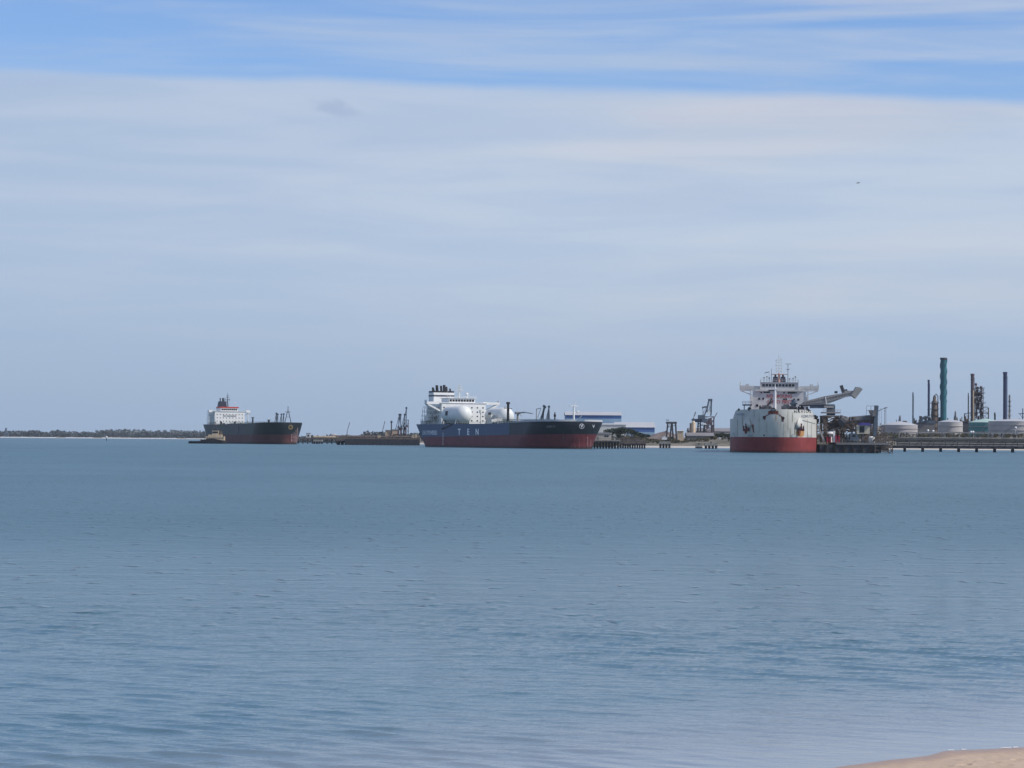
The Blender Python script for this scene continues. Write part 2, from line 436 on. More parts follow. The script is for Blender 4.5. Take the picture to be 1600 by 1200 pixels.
# shoreline in plan: sand lies to the lower right of this line
SH = [(-60.0, -22.0), (-10.0, 24.0), (0.0, 37.5), (5.5, 0), (7.6, 0), (9.8, 0), (14.0, 0), (60.0, 84.0)]
_g = [G(1310, 1198), G(1385, 1188), G(1450, 1181), G(1475, 1173.5), G(1600, 1168)]
SHP = [(-90.0, -55.0), (-12.0, 20.0), (1.5, 38.5)] + [(p.x, p.y) for p in _g] + [(14.5, 50.5), (28.0, 59.0), (90.0, 90.0)]
def shore_y(X):
    return np.interp(X, [p[0] for p in SHP], [p[1] for p in SHP])
def shore_dist(X, Y):
    return (Y - shore_y(X)) * 0.80

def build_beach():
    def axis(a, b, c, d, fine, coarse):
        l = list(np.arange(a, b, coarse)) + list(np.arange(b, c, fine)) + list(np.arange(c, d + coarse, coarse))
        return np.array(l)
    xs = axis(-88, 4.0, 12.5, 100, 0.035, 1.3)
    ys = axis(-60, 42.0, 49.5, 96, 0.035, 1.3)
    X, Y = np.meshgrid(xs, ys)
    d = -shore_dist(X, Y)                       # + inland
    Z = np.where(d > 0, d * 0.045, d * 0.05)
    Z = np.where(d > 6, 0.27 + (d - 6) * 0.13, Z)
    Z = np.minimum(Z, 4.2); Z = np.maximum(Z, -1.2)
    rng = np.random.default_rng(5)
    N = np.zeros_like(X)
    for i in range(60):
        lam = 0.12 * 5 ** rng.random(); a = rng.random() * 6.283; k = 6.283 / lam
        N += lam * 0.0020 * np.sin(k * (math.cos(a) * X + math.sin(a) * Y) + rng.random() * 6.28)
    Z = Z + N * np.clip((d + 0.1) / 1.2, 0.03, 1)
    for (px, py, s, dep) in [(1506, 1195, 0.12, .05), (1511, 1193.5, 0.08, .035), (1557, 1191, 0.09, .045), (1590, 1186, 0.10, .04), (1598, 1172.5, 0.07, .05),
                        (1560, 1179, 0.08, .02), (1520, 1187.5, 0.07, .02), (1482, 1196, .08, .025), (1575, 1197, .1, .03), (1536, 1182, .06, .018)]:
        g = G(px, py, 0.1)
        for (ox, sg) in ((0, 1),):
            r2 = ((X - g.x) / (s * .75)) ** 2 + ((Y - g.y) / (s * 1.0)) ** 2
            Z -= dep * np.exp(-r2); Z += dep * 0.35 * np.exp(-(np.sqrt(r2) - 1.6) ** 2 * 5)
    V = np.stack([X, Y, Z], -1).reshape(-1, 3)
    r, c = X.shape; idx = np.arange(r * c).reshape(r, c)
    F = np.stack([idx[:-1, :-1], idx[:-1, 1:], idx[1:, 1:], idx[1:, :-1]], -1).reshape(-1, 4)
    me = bpy.data.meshes.new('beach'); me.from_pydata(V.tolist(), [], F.tolist()); me.shade_smooth()
    o = bpy.data.objects.new('beach', me); COL.objects.link(o); o['kind'] = 'structure'
    m = bpy.data.materials.new('sand'); m.use_nodes = True
    t = m.node_tree; t.nodes.clear(); q = NT(t)
    geo = q.n('ShaderNodeNewGeometry').outputs['Position']
    sp = q.n('ShaderNodeSeparateXYZ', inp={0: geo})
    nz = q.noise(geo, 1.3, 5, 0.6); gr = q.noise(geo, 60, 3, 0.6)
    dry = q.mix(nz, (0.48, 0.355, 0.255, 1), (0.55, 0.42, 0.315, 1))
    dry = q.mix(q.rng(gr, 0.2, 0.8, 0, 0.35), dry, (0.30, 0.24, 0.19, 1))
    wet = q.rng(q.math('ADD', sp.outputs[2], q.math('MULTIPLY', nz, 0.02)), 0.012, 0.060, 1.0, 0.0)
    c = q.mix(wet, dry, (0.36, 0.24, 0.17, 1))
    rg = q.rng(wet, 0, 1, 0.9, 0.35)
    bmp = q.n('ShaderNodeBump', inp={'Strength': 0.8, 'Distance': 0.02, 'Height': gr})
    bs = q.n('ShaderNodeBsdfPrincipled', inp={'Base Color': c, 'Roughness': rg, 'Normal': bmp.outputs[0]})
    q.n('ShaderNodeOutputMaterial', inp={'Surface': bs.outputs[0]})
    me.materials.append(m)
    # thin broken foam along the swash line
    mb = MB()
    x = 2.0
    while x < 12.5:
        if mn.noise(Vector((x * 2.3, 4.4, 0))) > 0.30:
            y0 = float(shore_y(x)) + 0.05 * mn.noise(Vector((x * 5, 0, 0)))
            wdt = 0.008 + 0.03 * random.random() ** 2
            a = random.uniform(0.05, 0.18)
            y1 = float(shore_y(x + a))
            mb.poly([(x, y0 - wdt, 0.018), (x + a, y1 - wdt * .6, 0.018), (x + a * 1.05, y1 + wdt * .5, 0.016), (x, y0 + wdt, 0.016)], (0, 0, 0.006))
        x += random.uniform(0.05, 0.3)
    link('foam', mb, M_foam, kind='stuff', label='thin broken white foam where the water meets the sand')

# ------------------------------------------------------------------ land across the water
def yshore(x):
    return float(np.interp(x, [-5000, -420, -330, -174, 0, 110, 420, 1200, 5000], [7800, 7700, 7000, 2950, 2500, 2080, 2080, 2000, 2000]))
def land_h(x, y):
    d = y - yshore(x)
    z = -2.0 + min(max(d + 30, 0), 1e9) * 0.07
    z = min(z, 3.0 + 0.6 * mn.noise(Vector((x * 0.01, y * 0.01, 0))) + 0.8 * mn.noise(Vector((x * 0.003, y * 0.003, 5))))
    # rise far left
    z += 20.0 * math.exp(-(((x + 1120) / 330) ** 4)) * min(max((y - 8100) / 400, 0), 1)
    z += 6.0 * math.exp(-(((x + 1600) / 260) ** 2)) * min(max((y - 8100) / 400, 0), 1)
    # scrubby bund in front of the refinery tanks
    z += (8.2 + 1.5 * mn.noise(Vector((x * 0.03, 0, 9)))) * math.exp(-(((y - 2138) / 30) ** 2)) * min(max((x - 232) / 30, 0), 1)
    # scrubby dune ridge right of the tankers
    z += 5.0 * math.exp(-(((x - 97) / 26) ** 2)) * math.exp(-(((y - 2190) / 45) ** 2))
    z += 6.5 * math.exp(-(((x - 190) / 26) ** 2)) * math.exp(-(((y - 2350) / 60) ** 2))
    z += 4.5 * math.exp(-(((x - 178) / 34) ** 2)) * math.exp(-(((y - 2160) / 38) ** 2))
    return z
def build_land():
    xs = sorted(set(list(np.linspace(-7800, -2200, 14)) + list(np.linspace(-2200, 620, 200)) + list(np.linspace(620, 7800, 24))))
    ys = sorted(set(list(np.linspace(1960, 2600, 60)) + list(np.linspace(2600, 5200, 50)) + list(np.linspace(5200, 7400, 8)) + list(np.linspace(7400, 9600, 30))))
    V = [(x, y, land_h(x, y)) for y in ys for x in xs]
    c = len(xs); F = [(j * c + i, j * c + i + 1, (j + 1) * c + i + 1, (j + 1) * c + i) for j in range(len(ys) - 1) for i in range(c - 1)]
    me = bpy.data.meshes.new('ground'); me.from_pydata(V, [], F); me.shade_smooth()
    o = bpy.data.objects.new('ground', me); COL.objects.link(o); o['kind'] = 'structure'
    m = bpy.data.materials.new('shore_ground'); m.use_nodes = True
    t = m.node_tree; t.nodes.clear(); q = NT(t)
    geo = q.n('ShaderNodeNewGeometry').outputs['Position']
    sp = q.n('ShaderNodeSeparateXYZ', inp={0: geo})
    nz = q.noise(geo, 0.05, 6, 0.65)
    scrub = q.mix(q.rng(nz, 0.4, 0.6), (0.075, 0.070, 0.048, 1), (0.17, 0.15, 0.12, 1))
    zz = q.math('ADD', sp.outputs[2], q.math('MULTIPLY', nz, 0.8))
    c = q.mix(q.rng(zz, 1.4, 2.3), (0.46, 0.42, 0.37, 1), scrub)
    bs = q.n('ShaderNodeBsdfPrincipled', inp={'Base Color': c, 'Roughness': 0.95})
    q.n('ShaderNodeOutputMaterial', inp={'Surface': bs.outputs[0]})
    me.materials.append(m)

def leaf_cluster(mb, c, rx, rz, n, s):
    c = Vector(c)
    for i in range(n):
        while True:
            p = Vector((random.uniform(-1, 1), random.uniform(-1, 1), random.uniform(-1, 1)))
            if 0.25 < p.length < 1: break
        p = Vector((p.x * rx, p.y * rx, p.z * rz))
        a = Vector((random.gauss(0, 1), random.gauss(0, 1), random.gauss(0, 1))).normalized()
        b = a.cross(Vector((random.gauss(0, 1), random.gauss(0, 1), random.gauss(0, 1)))).normalized()
        k = s * random.uniform(0.5, 1.2); q = c + p
        mb.add([q - a * k, q + b * k, q + a * k * .8, q - b * k], [(0, 1, 2, 3)])
def treeline(name, label, px0, px1, Y0, Y1, n, hmin, hmax, mat, hfun=None):
    mb = MB()
    for i in range(n):
        px = random.uniform(px0, px1); Y = random.uniform(Y0, Y1)
        x = (px - 800) / 4000 * Y; z = land_h(x, Y)
        hh = random.uniform(hmin, hmax) * (0.7 + 0.6 * (0.5 + 0.5 * mn.noise(Vector((px * 0.05, Y * 0.001, 0)))))
        mb.tube((x, Y, z - 0.5), (x + random.uniform(-.4, .4), Y, z + hh * 0.6), 0.25, 0.1, 5)
        leaf_cluster(mb, (x, Y, z + hh * 0.55), hh * random.uniform(.4, .75), hh * 0.5, 46, hh * 0.17)
    link(name, mb, mat, label=label, kind='stuff')
def tree(px, Y, h, wd, label, mat=M_leaf, group='trees on the dune behind the blue tanker bow'):
    x = (px - 800) / 4000 * Y; z = land_h(x, Y)
    t = empty('coastal_tree', (x, Y, z), label, 'tree', group)
    mb = MB(); mb.tube((x, Y, z - 0.6), (x + .3, Y, z + h * .45), h * .035, h * .022, 7)
    for i in range(5):
        a = i * 1.26 + random.random()
        mb.tube((x + .2, Y, z + h * .3), (x + math.cos(a) * wd * .3, Y + math.sin(a) * wd * .3, z + h * random.uniform(.55, .75)), h * .018, h * .006, 5)
    link('trunk', mb, M_bark, t)
    mb = MB()
    for i in range(9):
        a = random.random() * 6.28; r = random.uniform(0, .36) * wd
        leaf_cluster(mb, (x + math.cos(a) * r, Y + math.sin(a) * r, z + h * random.uniform(.45, .82)), wd * random.uniform(.16, .26), h * random.uniform(.10, .17), 75, wd * .05)
    link('crown', mb, mat, t)

# ------------------------------------------------------------------ ships
class Hull:
    def __init__(s, L, B, zdeck, zfc, boot0, boot1, rake=6.0, lb=(46, 30), nb=(2.0, 2.3), Lfc=32, bulb=0):
        s.L, s.B, s.zd, s.zfc, s.b0, s.b1 = L, B, zdeck, zfc, boot0, boot1
        s.rake, s.lb, s.nb, s.Lfc, s.bulb = rake, lb, nb, Lfc, bulb; s.ramp = 7.0
    def t(s, z): return min(max(z / s.zd, 0), 1.25)
    def par(s, z):
        t = s.t(z)
        stem = s.L - s.rake * (1 - min(t, 1.0)) ** 1.3
        if s.bulb: stem += s.bulb * max(0, 1 - z / 6.0)
        lb = s.lb[0] + (s.lb[1] - s.lb[0]) * t ** 1.2
        n = s.nb[0] + (s.nb[1] - s.nb[0]) * t
        return stem, lb, n
    def hb(s, x, z):
        """half breadth at station x, height z"""
        stem, lb, n = s.par(z); xc = stem - lb; b = s.B / 2
        if x >= xc:
            r = min((x - xc) / lb, 0.99999)
            return b * (1 - r ** n) ** (1 / n)
        x0 = s.xst(z)
        if x < x0 + 34:
            q = min(max((x - x0) / 34, 0), 1); bt = 0.66 + 0.16 * min(s.t(z), 1)
            return b * (bt + (1 - bt) * math.sin(q * math.pi / 2))
        return b
    def xst(s, z): return 9.0 * (1 - min(s.t(z), 1)) ** 1.0
    def xat(s, y, z):
        stem, lb, n = s.par(z)
        r = min(abs(y) / (s.B / 2), 0.99999)
        return stem - lb + lb * (1 - r ** n) ** (1 / n)
    def ztop(s, x):
        q = min(max((x - (s.L - s.Lfc - s.ramp)) / s.ramp, 0), 1); q = q * q * (3 - 2 * q)
        sh = max(0, (x - s.L * .8) / (s.L * .2)) ** 2
        return s.zd + (s.zfc - s.zd) * q + 0.4 * sh
    def boot(s, x): return s.b0 + (s.b1 - s.b0) * x / s.L
    def build(s, root, mats):
        half = []                                  # list of station functions
        st = [('s', q) for q in np.linspace(0, 1, 7)]
        mid = [('m', q) for q in np.linspace(0.04, 1, 40)]
        bow = [('b', R(a)) for a in np.linspace(88, 0, 26)]
        sts = st + mid + bow
        vs_lv = [('z', -2.5), ('z', 0.0), ('b', .5), ('b', 1.0), ('u', .12), ('u', .28), ('u', .46), ('u', .64), ('u', .82), ('u', 1.0)]
        def point(stn, lv):
            x = None; z = 5.0
            for it in range(3):
                k, q = stn
                xx = x if x is not None else (0 if k == 's' else s.L * .5 if k == 'm' else s.L - 5)
                if lv[0] == 'z': z = lv[1]
                elif lv[0] == 'b': z = s.boot(xx) * lv[1]
                else: z = s.boot(xx) + (s.ztop(xx) - s.boot(xx)) * lv[1]
                stem, lb, n = s.par(z); x0 = s.xst(z); x1 = x0 + 34; xc = stem - lb
                if k == 's': x = x0 + 34 * q; y = s.hb(x, z)
                elif k == 'm': x = x1 + (xc - x1) * q; y = s.B / 2
                else:
                    x = xc + lb * max(math.cos(q), 0) ** (2 / n); y = s.B / 2 * math.sin(q) ** (2 / n) if q > 0 else 0.0
            return (x, y, z)
        grid = [[point(st_, lv) for st_ in sts] for lv in vs_lv]
        mb = MB(); N = len(sts)
        verts = []
        for row in grid:
            full = [(x, -y, z) for (x, y, z) in row] + [(x, y, z) for (x, y, z) in row[-2::-1]]
            verts.append(full)
        M = len(verts[0])
        flat = [p for row in verts for p in row]
        fs = []; mi = []
        for l in range(len(verts) - 1):
            for i in range(M - 1):
                fs.append((l * M + i, l * M + i + 1, (l + 1) * M + i + 1, (l + 1) * M + i)); mi.append(0 if l >= 3 else 1)
            fs.append((l * M + M - 1, l * M, (l + 1) * M, (l + 1) * M + M - 1)); mi.append(0 if l >= 3 else 1)
        mb.v = flat; mb.f = fs; mb.mi = mi
        o = link('hull', mb, mats[:2], root, world=False, smooth=35)
        # deck, set 1.1 m below the bulwark top
        dk = MB(); top = verts[-1]
        half_n = N
        for i in range(half_n - 1):
            a = top[i]; b = top[i + 1]; c = top[M - 1 - (i + 1)]; d = top[M - 1 - i]
            g = 0.97
            dk.add([(a[0] , a[1] * g, a[2] - 1.0), (b[0] - (0.3 if i > half_n - 6 else 0), b[1] * g, b[2] - 1.0), (c[0] - (0.3 if i > half_n - 6 else 0), c[1] * g, c[2] - 1.0), (d[0], d[1] * g, d[2] - 1.0)], [(0, 1, 2, 3)])
        link('deck', dk, mats[2], root, world=False)
        return o

class Ship:
    def __init__(s, name, stem_px, stem_Y, theta, hull, label, group=None):
        s.h = Vector((math.sin(theta), -math.cos(theta), 0)); s.p = Vector((-s.h.y, s.h.x, 0)); s.hull = hull
        X = (stem_px - 800) / 4000 * stem_Y
        s.o = Vector((X, stem_Y, 0)) - s.h * hull.L
        s.root = empty(name, s.o, label, 'ship', group, math.atan2(s.h.y, s.h.x))
    def at(s, px, py, y):
        """local point on the plane at lateral offset y that the survey sees at px, py"""
        x = 0.0
        d = ray(px, py); k = d.x / d.y
        x = (k * (s.o.y + s.p.y * y) - s.o.x - s.p.x * y) / (s.h.x - k * s.h.y)
        Y = s.o.y + s.h.y * x + s.p.y * y
        return Vector((x, y, CAM_H + d.z / d.y * Y))
    def yz(s, px, py, x):
        """local point on the cross plane at station x"""
        d = ray(px, py); k = d.x / d.y
        y = (k * (s.o.y + s.h.y * x) - s.o.x - s.h.x * x) / (s.p.x - k * s.p.y)
        Y = s.o.y + s.h.y * x + s.p.y * y
        return Vector((x, y, CAM_H + d.z / d.y * Y))
    def hit(s, px, py, off=.12):
        """where the survey sight line through px, py meets the plating (local coordinates)"""
        d = ray(px, py); d = d / d.y; H = s.hull
        c = Vector((0, 0, CAM_H)) - Vector((s.o.x, s.o.y, s.root.location.z))
        def loc(Y):
            p = c + d * Y; return Vector((p.dot(s.h), p.dot(s.p), p.z))
        def inside(p):
            return H.xst(p.z) < p.x < H.par(p.z)[0] and abs(p.y) < H.hb(p.x, p.z)
        Y = s.o.y - H.L - 60; Y1 = s.o.y + 60
        while Y < Y1 and not inside(loc(Y)): Y += 2.0
        a, b = Y - 2.0, Y
        for _ in range(14):
            m_ = (a + b) / 2
            if inside(loc(m_)): b = m_
            else: a = m_
        return loc(a - off * 3)
    def decal(s, name, mat, text, px, py, size, xs=1.0, sp=1.0):
        return s.part(name, text_mb(text, size, lambda u, v: s.hit(px + u, py - v), xs, sp), mat)
    def ring(s, name, mat, px, py, r0, r1, n=24):
        m = MB(); vs = []
        for i in range(n):
            a = 6.283 * i / n
            for q_ in (r0, r1): vs.append(s.hit(px + q_ * math.cos(a), py + q_ * math.sin(a)))
        m.add(vs, [(2 * i, 2 * i + 1, (2 * i + 3) % (2 * n), (2 * i + 2) % (2 * n)) for i in range(n)])
        return s.part(name, m, mat)
    def streak(s, name, mat, px, y0, y1, w_):
        m = MB(); vs = []; K = 10
        for j in range(K + 1):
            y = y0 + (y1 - y0) * j / K; ww = w_ * (.35 + .8 * random.random())
            vs += [s.hit(px - ww, y), s.hit(px + ww, y)]
        m.add(vs, [(2 * j, 2 * j + 1, 2 * j + 3, 2 * j + 2) for j in range(K)])
        return s.part(name, m, mat)
    def part(s, name, mb, mat, parent=None, smooth=False, label=None):
        o = link(name, mb, mat, parent or s.root, world=False, smooth=smooth)
        if label: o['label'] = label
        return o

def rail(mb, pts, h=1.1, step=3.0, t=0.10):
    for a, b in zip(pts[:-1], pts[1:]):
        a, b = Vector(a), Vector(b); L = (b - a).length; n = max(1, int(L / step))
        for k in (1.0, 0.55):
            mb.bar(a + Vector((0, 0, h * k)), b + Vector((0, 0, h * k)), t)
        for i in range(n + 1):
            p = a.lerp(b, i / n); mb.bar(p, p + Vector((0, 0, h)), t)

def radar_mast(sh, x, y, z0, z1, mat, spread=3.0):
    mb = MB(); H = z1 - z0
    mb.tube((x, y, z0), (x, y, z0 + H * .72), .42, .28, 8)
    mb.tube((x, y, z0 + H * .72), (x, y, z1), .14, .08, 6)
    for sgn in (-1, 1):
        mb.bar((x - 2, y + sgn * 1.8, z0), (x, y, z0 + H * .5), .22)
    for f, w_ in ((.45, 1.0), (.62, .8), (.76, .5)):
        z = z0 + H * f
        mb.box(x - .5, x + .5, y - spread * w_, y + spread * w_, z, z + .18)
        mb.box(x + .6, x + .9, y - spread * .55 * w_, y + spread * .55 * w_, z + .7, z + 1.0)
        mb.tube((x + .75, y, z + .1), (x + .75, y, z + .8), .15, .15, 6)
    for sgn in (-1, 1):
        mb.tube((x, y + sgn * spread * .9, z0 + H * .45), (x, y + sgn * spread * .9, z0 + H * .62), .07, .05, 5)
        mb.sphere((x, y + sgn * spread * .75, z0 + H * .49), .45, 8)
    return sh.part('radar_mast', mb, mat)

# ---------------------------------------------------------------- ship 1: far left tanker
def ship_one():
    H = Hull(230, 42, 17.4, 18.4, 7.0, 7.9, rake=6, lb=(46, 30), Lfc=26)
    S = Ship('oil_tanker', 448, 2280, R(21.2), H, 'black hulled tanker with white bridge block, farthest left, tug off its stern')
    S.root.location.z = 0.75; H.build(S.root, [M_hull1, M_boot1, M_deckg])
    zd = 16.6
    fa = S.at(335.5, 655, -14.8); xf = fa.x
    # accommodation
    m = MB(); m.box(xf - 24, xf, -14.8, 14.8, zd, 29.9)
    m.box(xf - 22, xf + .6, -16.5, 16.5, 29.9, 30.4)
    hs = S.part('accommodation_block', m, M_white)
    for r_, z in enumerate((20.2, 23.4, 26.6)):
        for i in range(9):
            y = -12.4 + i * 3.1
            mm = MB(); mm.box(xf + .02, xf + .12, y - .45, y + .45, z, z + .75)
            S.part('window', mm, M_glass, hs)
    for y in (-8.5, 5.0):
        mm = MB(); mm.box(xf + .02, xf + .15, y - .9, y + .9, zd + .3, zd + 3.6); S.part('door', mm, M_glass, hs)
    for z in (20.2, 23.4, 26.6):
        for i in range(6):
            mm = MB(); mm.box(xf - 23 + i * 4, xf - 22.2 + i * 4, -14.92, -14.82, z, z + .75)
            S.part('window', mm, M_glass, hs)
    S.part('lettering', text_mb('NO SMOKING', 1.9, lambda u, v: (xf + .13, u, 25.5 + v), 1.0, 1.1), M_gtxt, hs)
    m = MB(); m.box(xf - 17, xf - 1, -8.5, 8.5, 30.4, 33.2); wh = S.part('wheelhouse', m, M_white)
    m = MB(); m.box(xf - 17.5, xf - .7, -9, 9, 33.2, 34.4); S.part('wheelhouse_roof', m, M_red)
    for i in range(8):
        m = MB(); m.box(xf - .98, xf - .85, -7.9 + i * 2, -6.3 + i * 2, 31.0, 32.5); S.part('window', m, M_glass, wh)
    for sg in (-1, 1):
        m = MB(); m.box(xf - 5, xf - .6, *sorted((sg * 16.6, sg * 20.5)), 29.0, 31.2)
        m.bar((xf - 3, sg * 20, 29.0), (xf - 3, sg * 14.8, 25.5), .5)
        m.bar((xf - 3, sg * 19.6, 29.0), (xf - 3, sg * 19.6, zd), .35)
        S.part('bridge_wing', m, M_white)
    # side galleries aft, in shade
    m = MB()
    for z in (zd + 3, zd + 6.2, zd + 9.4):
        m.box(xf - 23, xf - 3, -16.6, -14.83, z, z + .2); rail(m, [(xf - 23, -16.5, z + .2), (xf - 3, -16.5, z + .2)], 1.1, 2.2, .12)
    for i in range(6): m.bar((xf - 23 + i * 4, -16.4, zd), (xf - 23 + i * 4, -16.4, zd + 12.8), .22)
    S.part('side_gallery', m, M_white)
    # funnel
    m = MB(); m.box(xf - 33, xf - 25, -4.5, 4.5, zd, 33.5); m.poly([(xf - 33, -3.2, 33.5), (xf - 25.5, -3.2, 33.5), (xf - 26, -2.8, 39.5), (xf - 31.5, -2.8, 39.5)], (0, .01, 0))
    m.hexa([(xf - 33, -4, 33.5), (xf - 25.6, -4, 33.5), (xf - 25.6, 4, 33.5), (xf - 33, 4, 33.5), (xf - 31.6, -3.2, 40), (xf - 26.2, -3.2, 40), (xf - 26.2, 3.2, 40), (xf - 31.6, 3.2, 40)])
    fu = S.part('funnel', m, M_navyf)
    for (x, y) in ((xf - 30, -1.6), (xf - 28, 1.5), (xf - 29.5, 0.6)):
        m = MB(); m.tube((x, y, 40), (x - .6, y, 43.2), .6, .55, 8); S.part('exhaust_pipe', m, M_black, fu)
    radar_mast(S, xf - 9, 0, 34.4, 48.5, M_steeld, 2.6)
    m = MB(); m.tube((xf - 4, 6, 34.4), (xf - 4, 6, 38), .12, .08, 6); m.sphere((xf - 4, 6, 38.3), .6, 8); S.part('antenna', m, M_white)
    # deck gear: catwalk, manifolds, vents, derrick posts
    m = MB()
    m.box(xf + 4, 205, -1.2, 1.2, 18.4, 18.7); rail(m, [(xf + 4, -1.2, 18.7), (205, -1.2, 18.7)], 1.1, 4)
    for i in range(12): m.bar((xf + 8 + i * 12, 0, zd), (xf + 8 + i * 12, 0, 18.4), .4)
    for y in (-3.5, -2.4, 2.4, 3.5): m.tube((xf + 4, y, 17.8), (200, y, 17.8), .35, .35, 6)
    S.part('deck_pipes', m, M_deckg)
    m = MB(); rail(m, [(30, -H.B / 2 + .4, 17.5), (190, -H.B / 2 + .4, 17.5)], 1.2, 5, .12); rail(m, [(30, H.B / 2 - .4, 17.5), (190, H.B / 2 - .4, 17.5)], 1.2, 5, .12)
    S.part('deck_rail', m, M_deckg)
    for px, top, r_ in ((387, 646, .45), (395, 653, .9), (420, 657, 1.1)):
        p = S.at(px, top, 0); m = MB(); m.tube((p.x, 0, zd), (p.x, 0, p.z), r_, r_ * .8, 8)
        m.box(p.x - r_ * 1.3, p.x + r_ * 1.3, -r_ * 1.3, r_ * 1.3, p.z - .6, p.z)
        S.part('vent_post', m, M_steeld)
    p = S.at(387, 646, -4); m = MB(); m.bar((p.x, -4, zd), (p.x, -4, p.z), .6); m.bar((p.x, -4, p.z), (p.x + 14, -5, p.z - 2), .5); S.part('hose_crane', m, M_offw)
    # foremast: A frame
    p = S.at(450, 645, 0); t = S.at(450, 636, 0); m = MB()
    for sg in (-1, 1): m.bar((p.x, sg * 3.0, 18), (p.x, sg * .6, p.z), .55)
    m.box(p.x - .6, p.x + .6, -2.2, 2.2, p.z - .2, p.z + .3); m.bar((p.x, -1.8, p.z * .55 + 18 * .45), (p.x, 1.8, p.z * .55 + 18 * .45), .3)
    m.tube((p.x, 0, p.z), (p.x, 0, t.z), .4, .25, 8); S.part('foremast', m, M_steeld)
    S.ring('bow_emblem', M_yel, 454, 667.5, 2.0, 3.6); S.ring('bow_emblem', M_dtxt, 454, 667.5, .2, 1.2)
    worn = paint('worn_pale_paint', (.40, .27, .26), .8, .25, 1)
    for px, y0, y1, w_ in ((456, 678, 690, .8), (459.5, 676, 691, .6), (462.5, 672, 691, .7), (465, 668, 690, .4)): S.streak('worn_paint', worn, px, y0, y1, w_)
    # fender ladder on the side
    p = S.at(372, 672, -21.1); m = MB(); m.box(p.x - .9, p.x + .9, -21.4, -21.1, 10, 16); S.part('pilot_ladder', m, M_steel)
    # bollards and winches for skyline texture
    for i in range(26):
        m = MB()
        x = random.uniform(xf + 6, 222); y = random.uniform(-14, 14) * (1 if x < 195 else .5); s_ = random.uniform(.5, 1.3); h_ = random.uniform(1.0, 2.6)
        m.box(x - s_, x + s_, y - s_, y + s_, zd, zd + h_ * .7); m.tube((x, y - s_ * .8, zd + h_ * .7), (x, y + s_ * .8, zd + h_ * .7), h_ * .28, h_ * .28, 8)
        S.part('deck_winch', m, M_deckg)
    # lower brown hose gear between house and tug
    return S

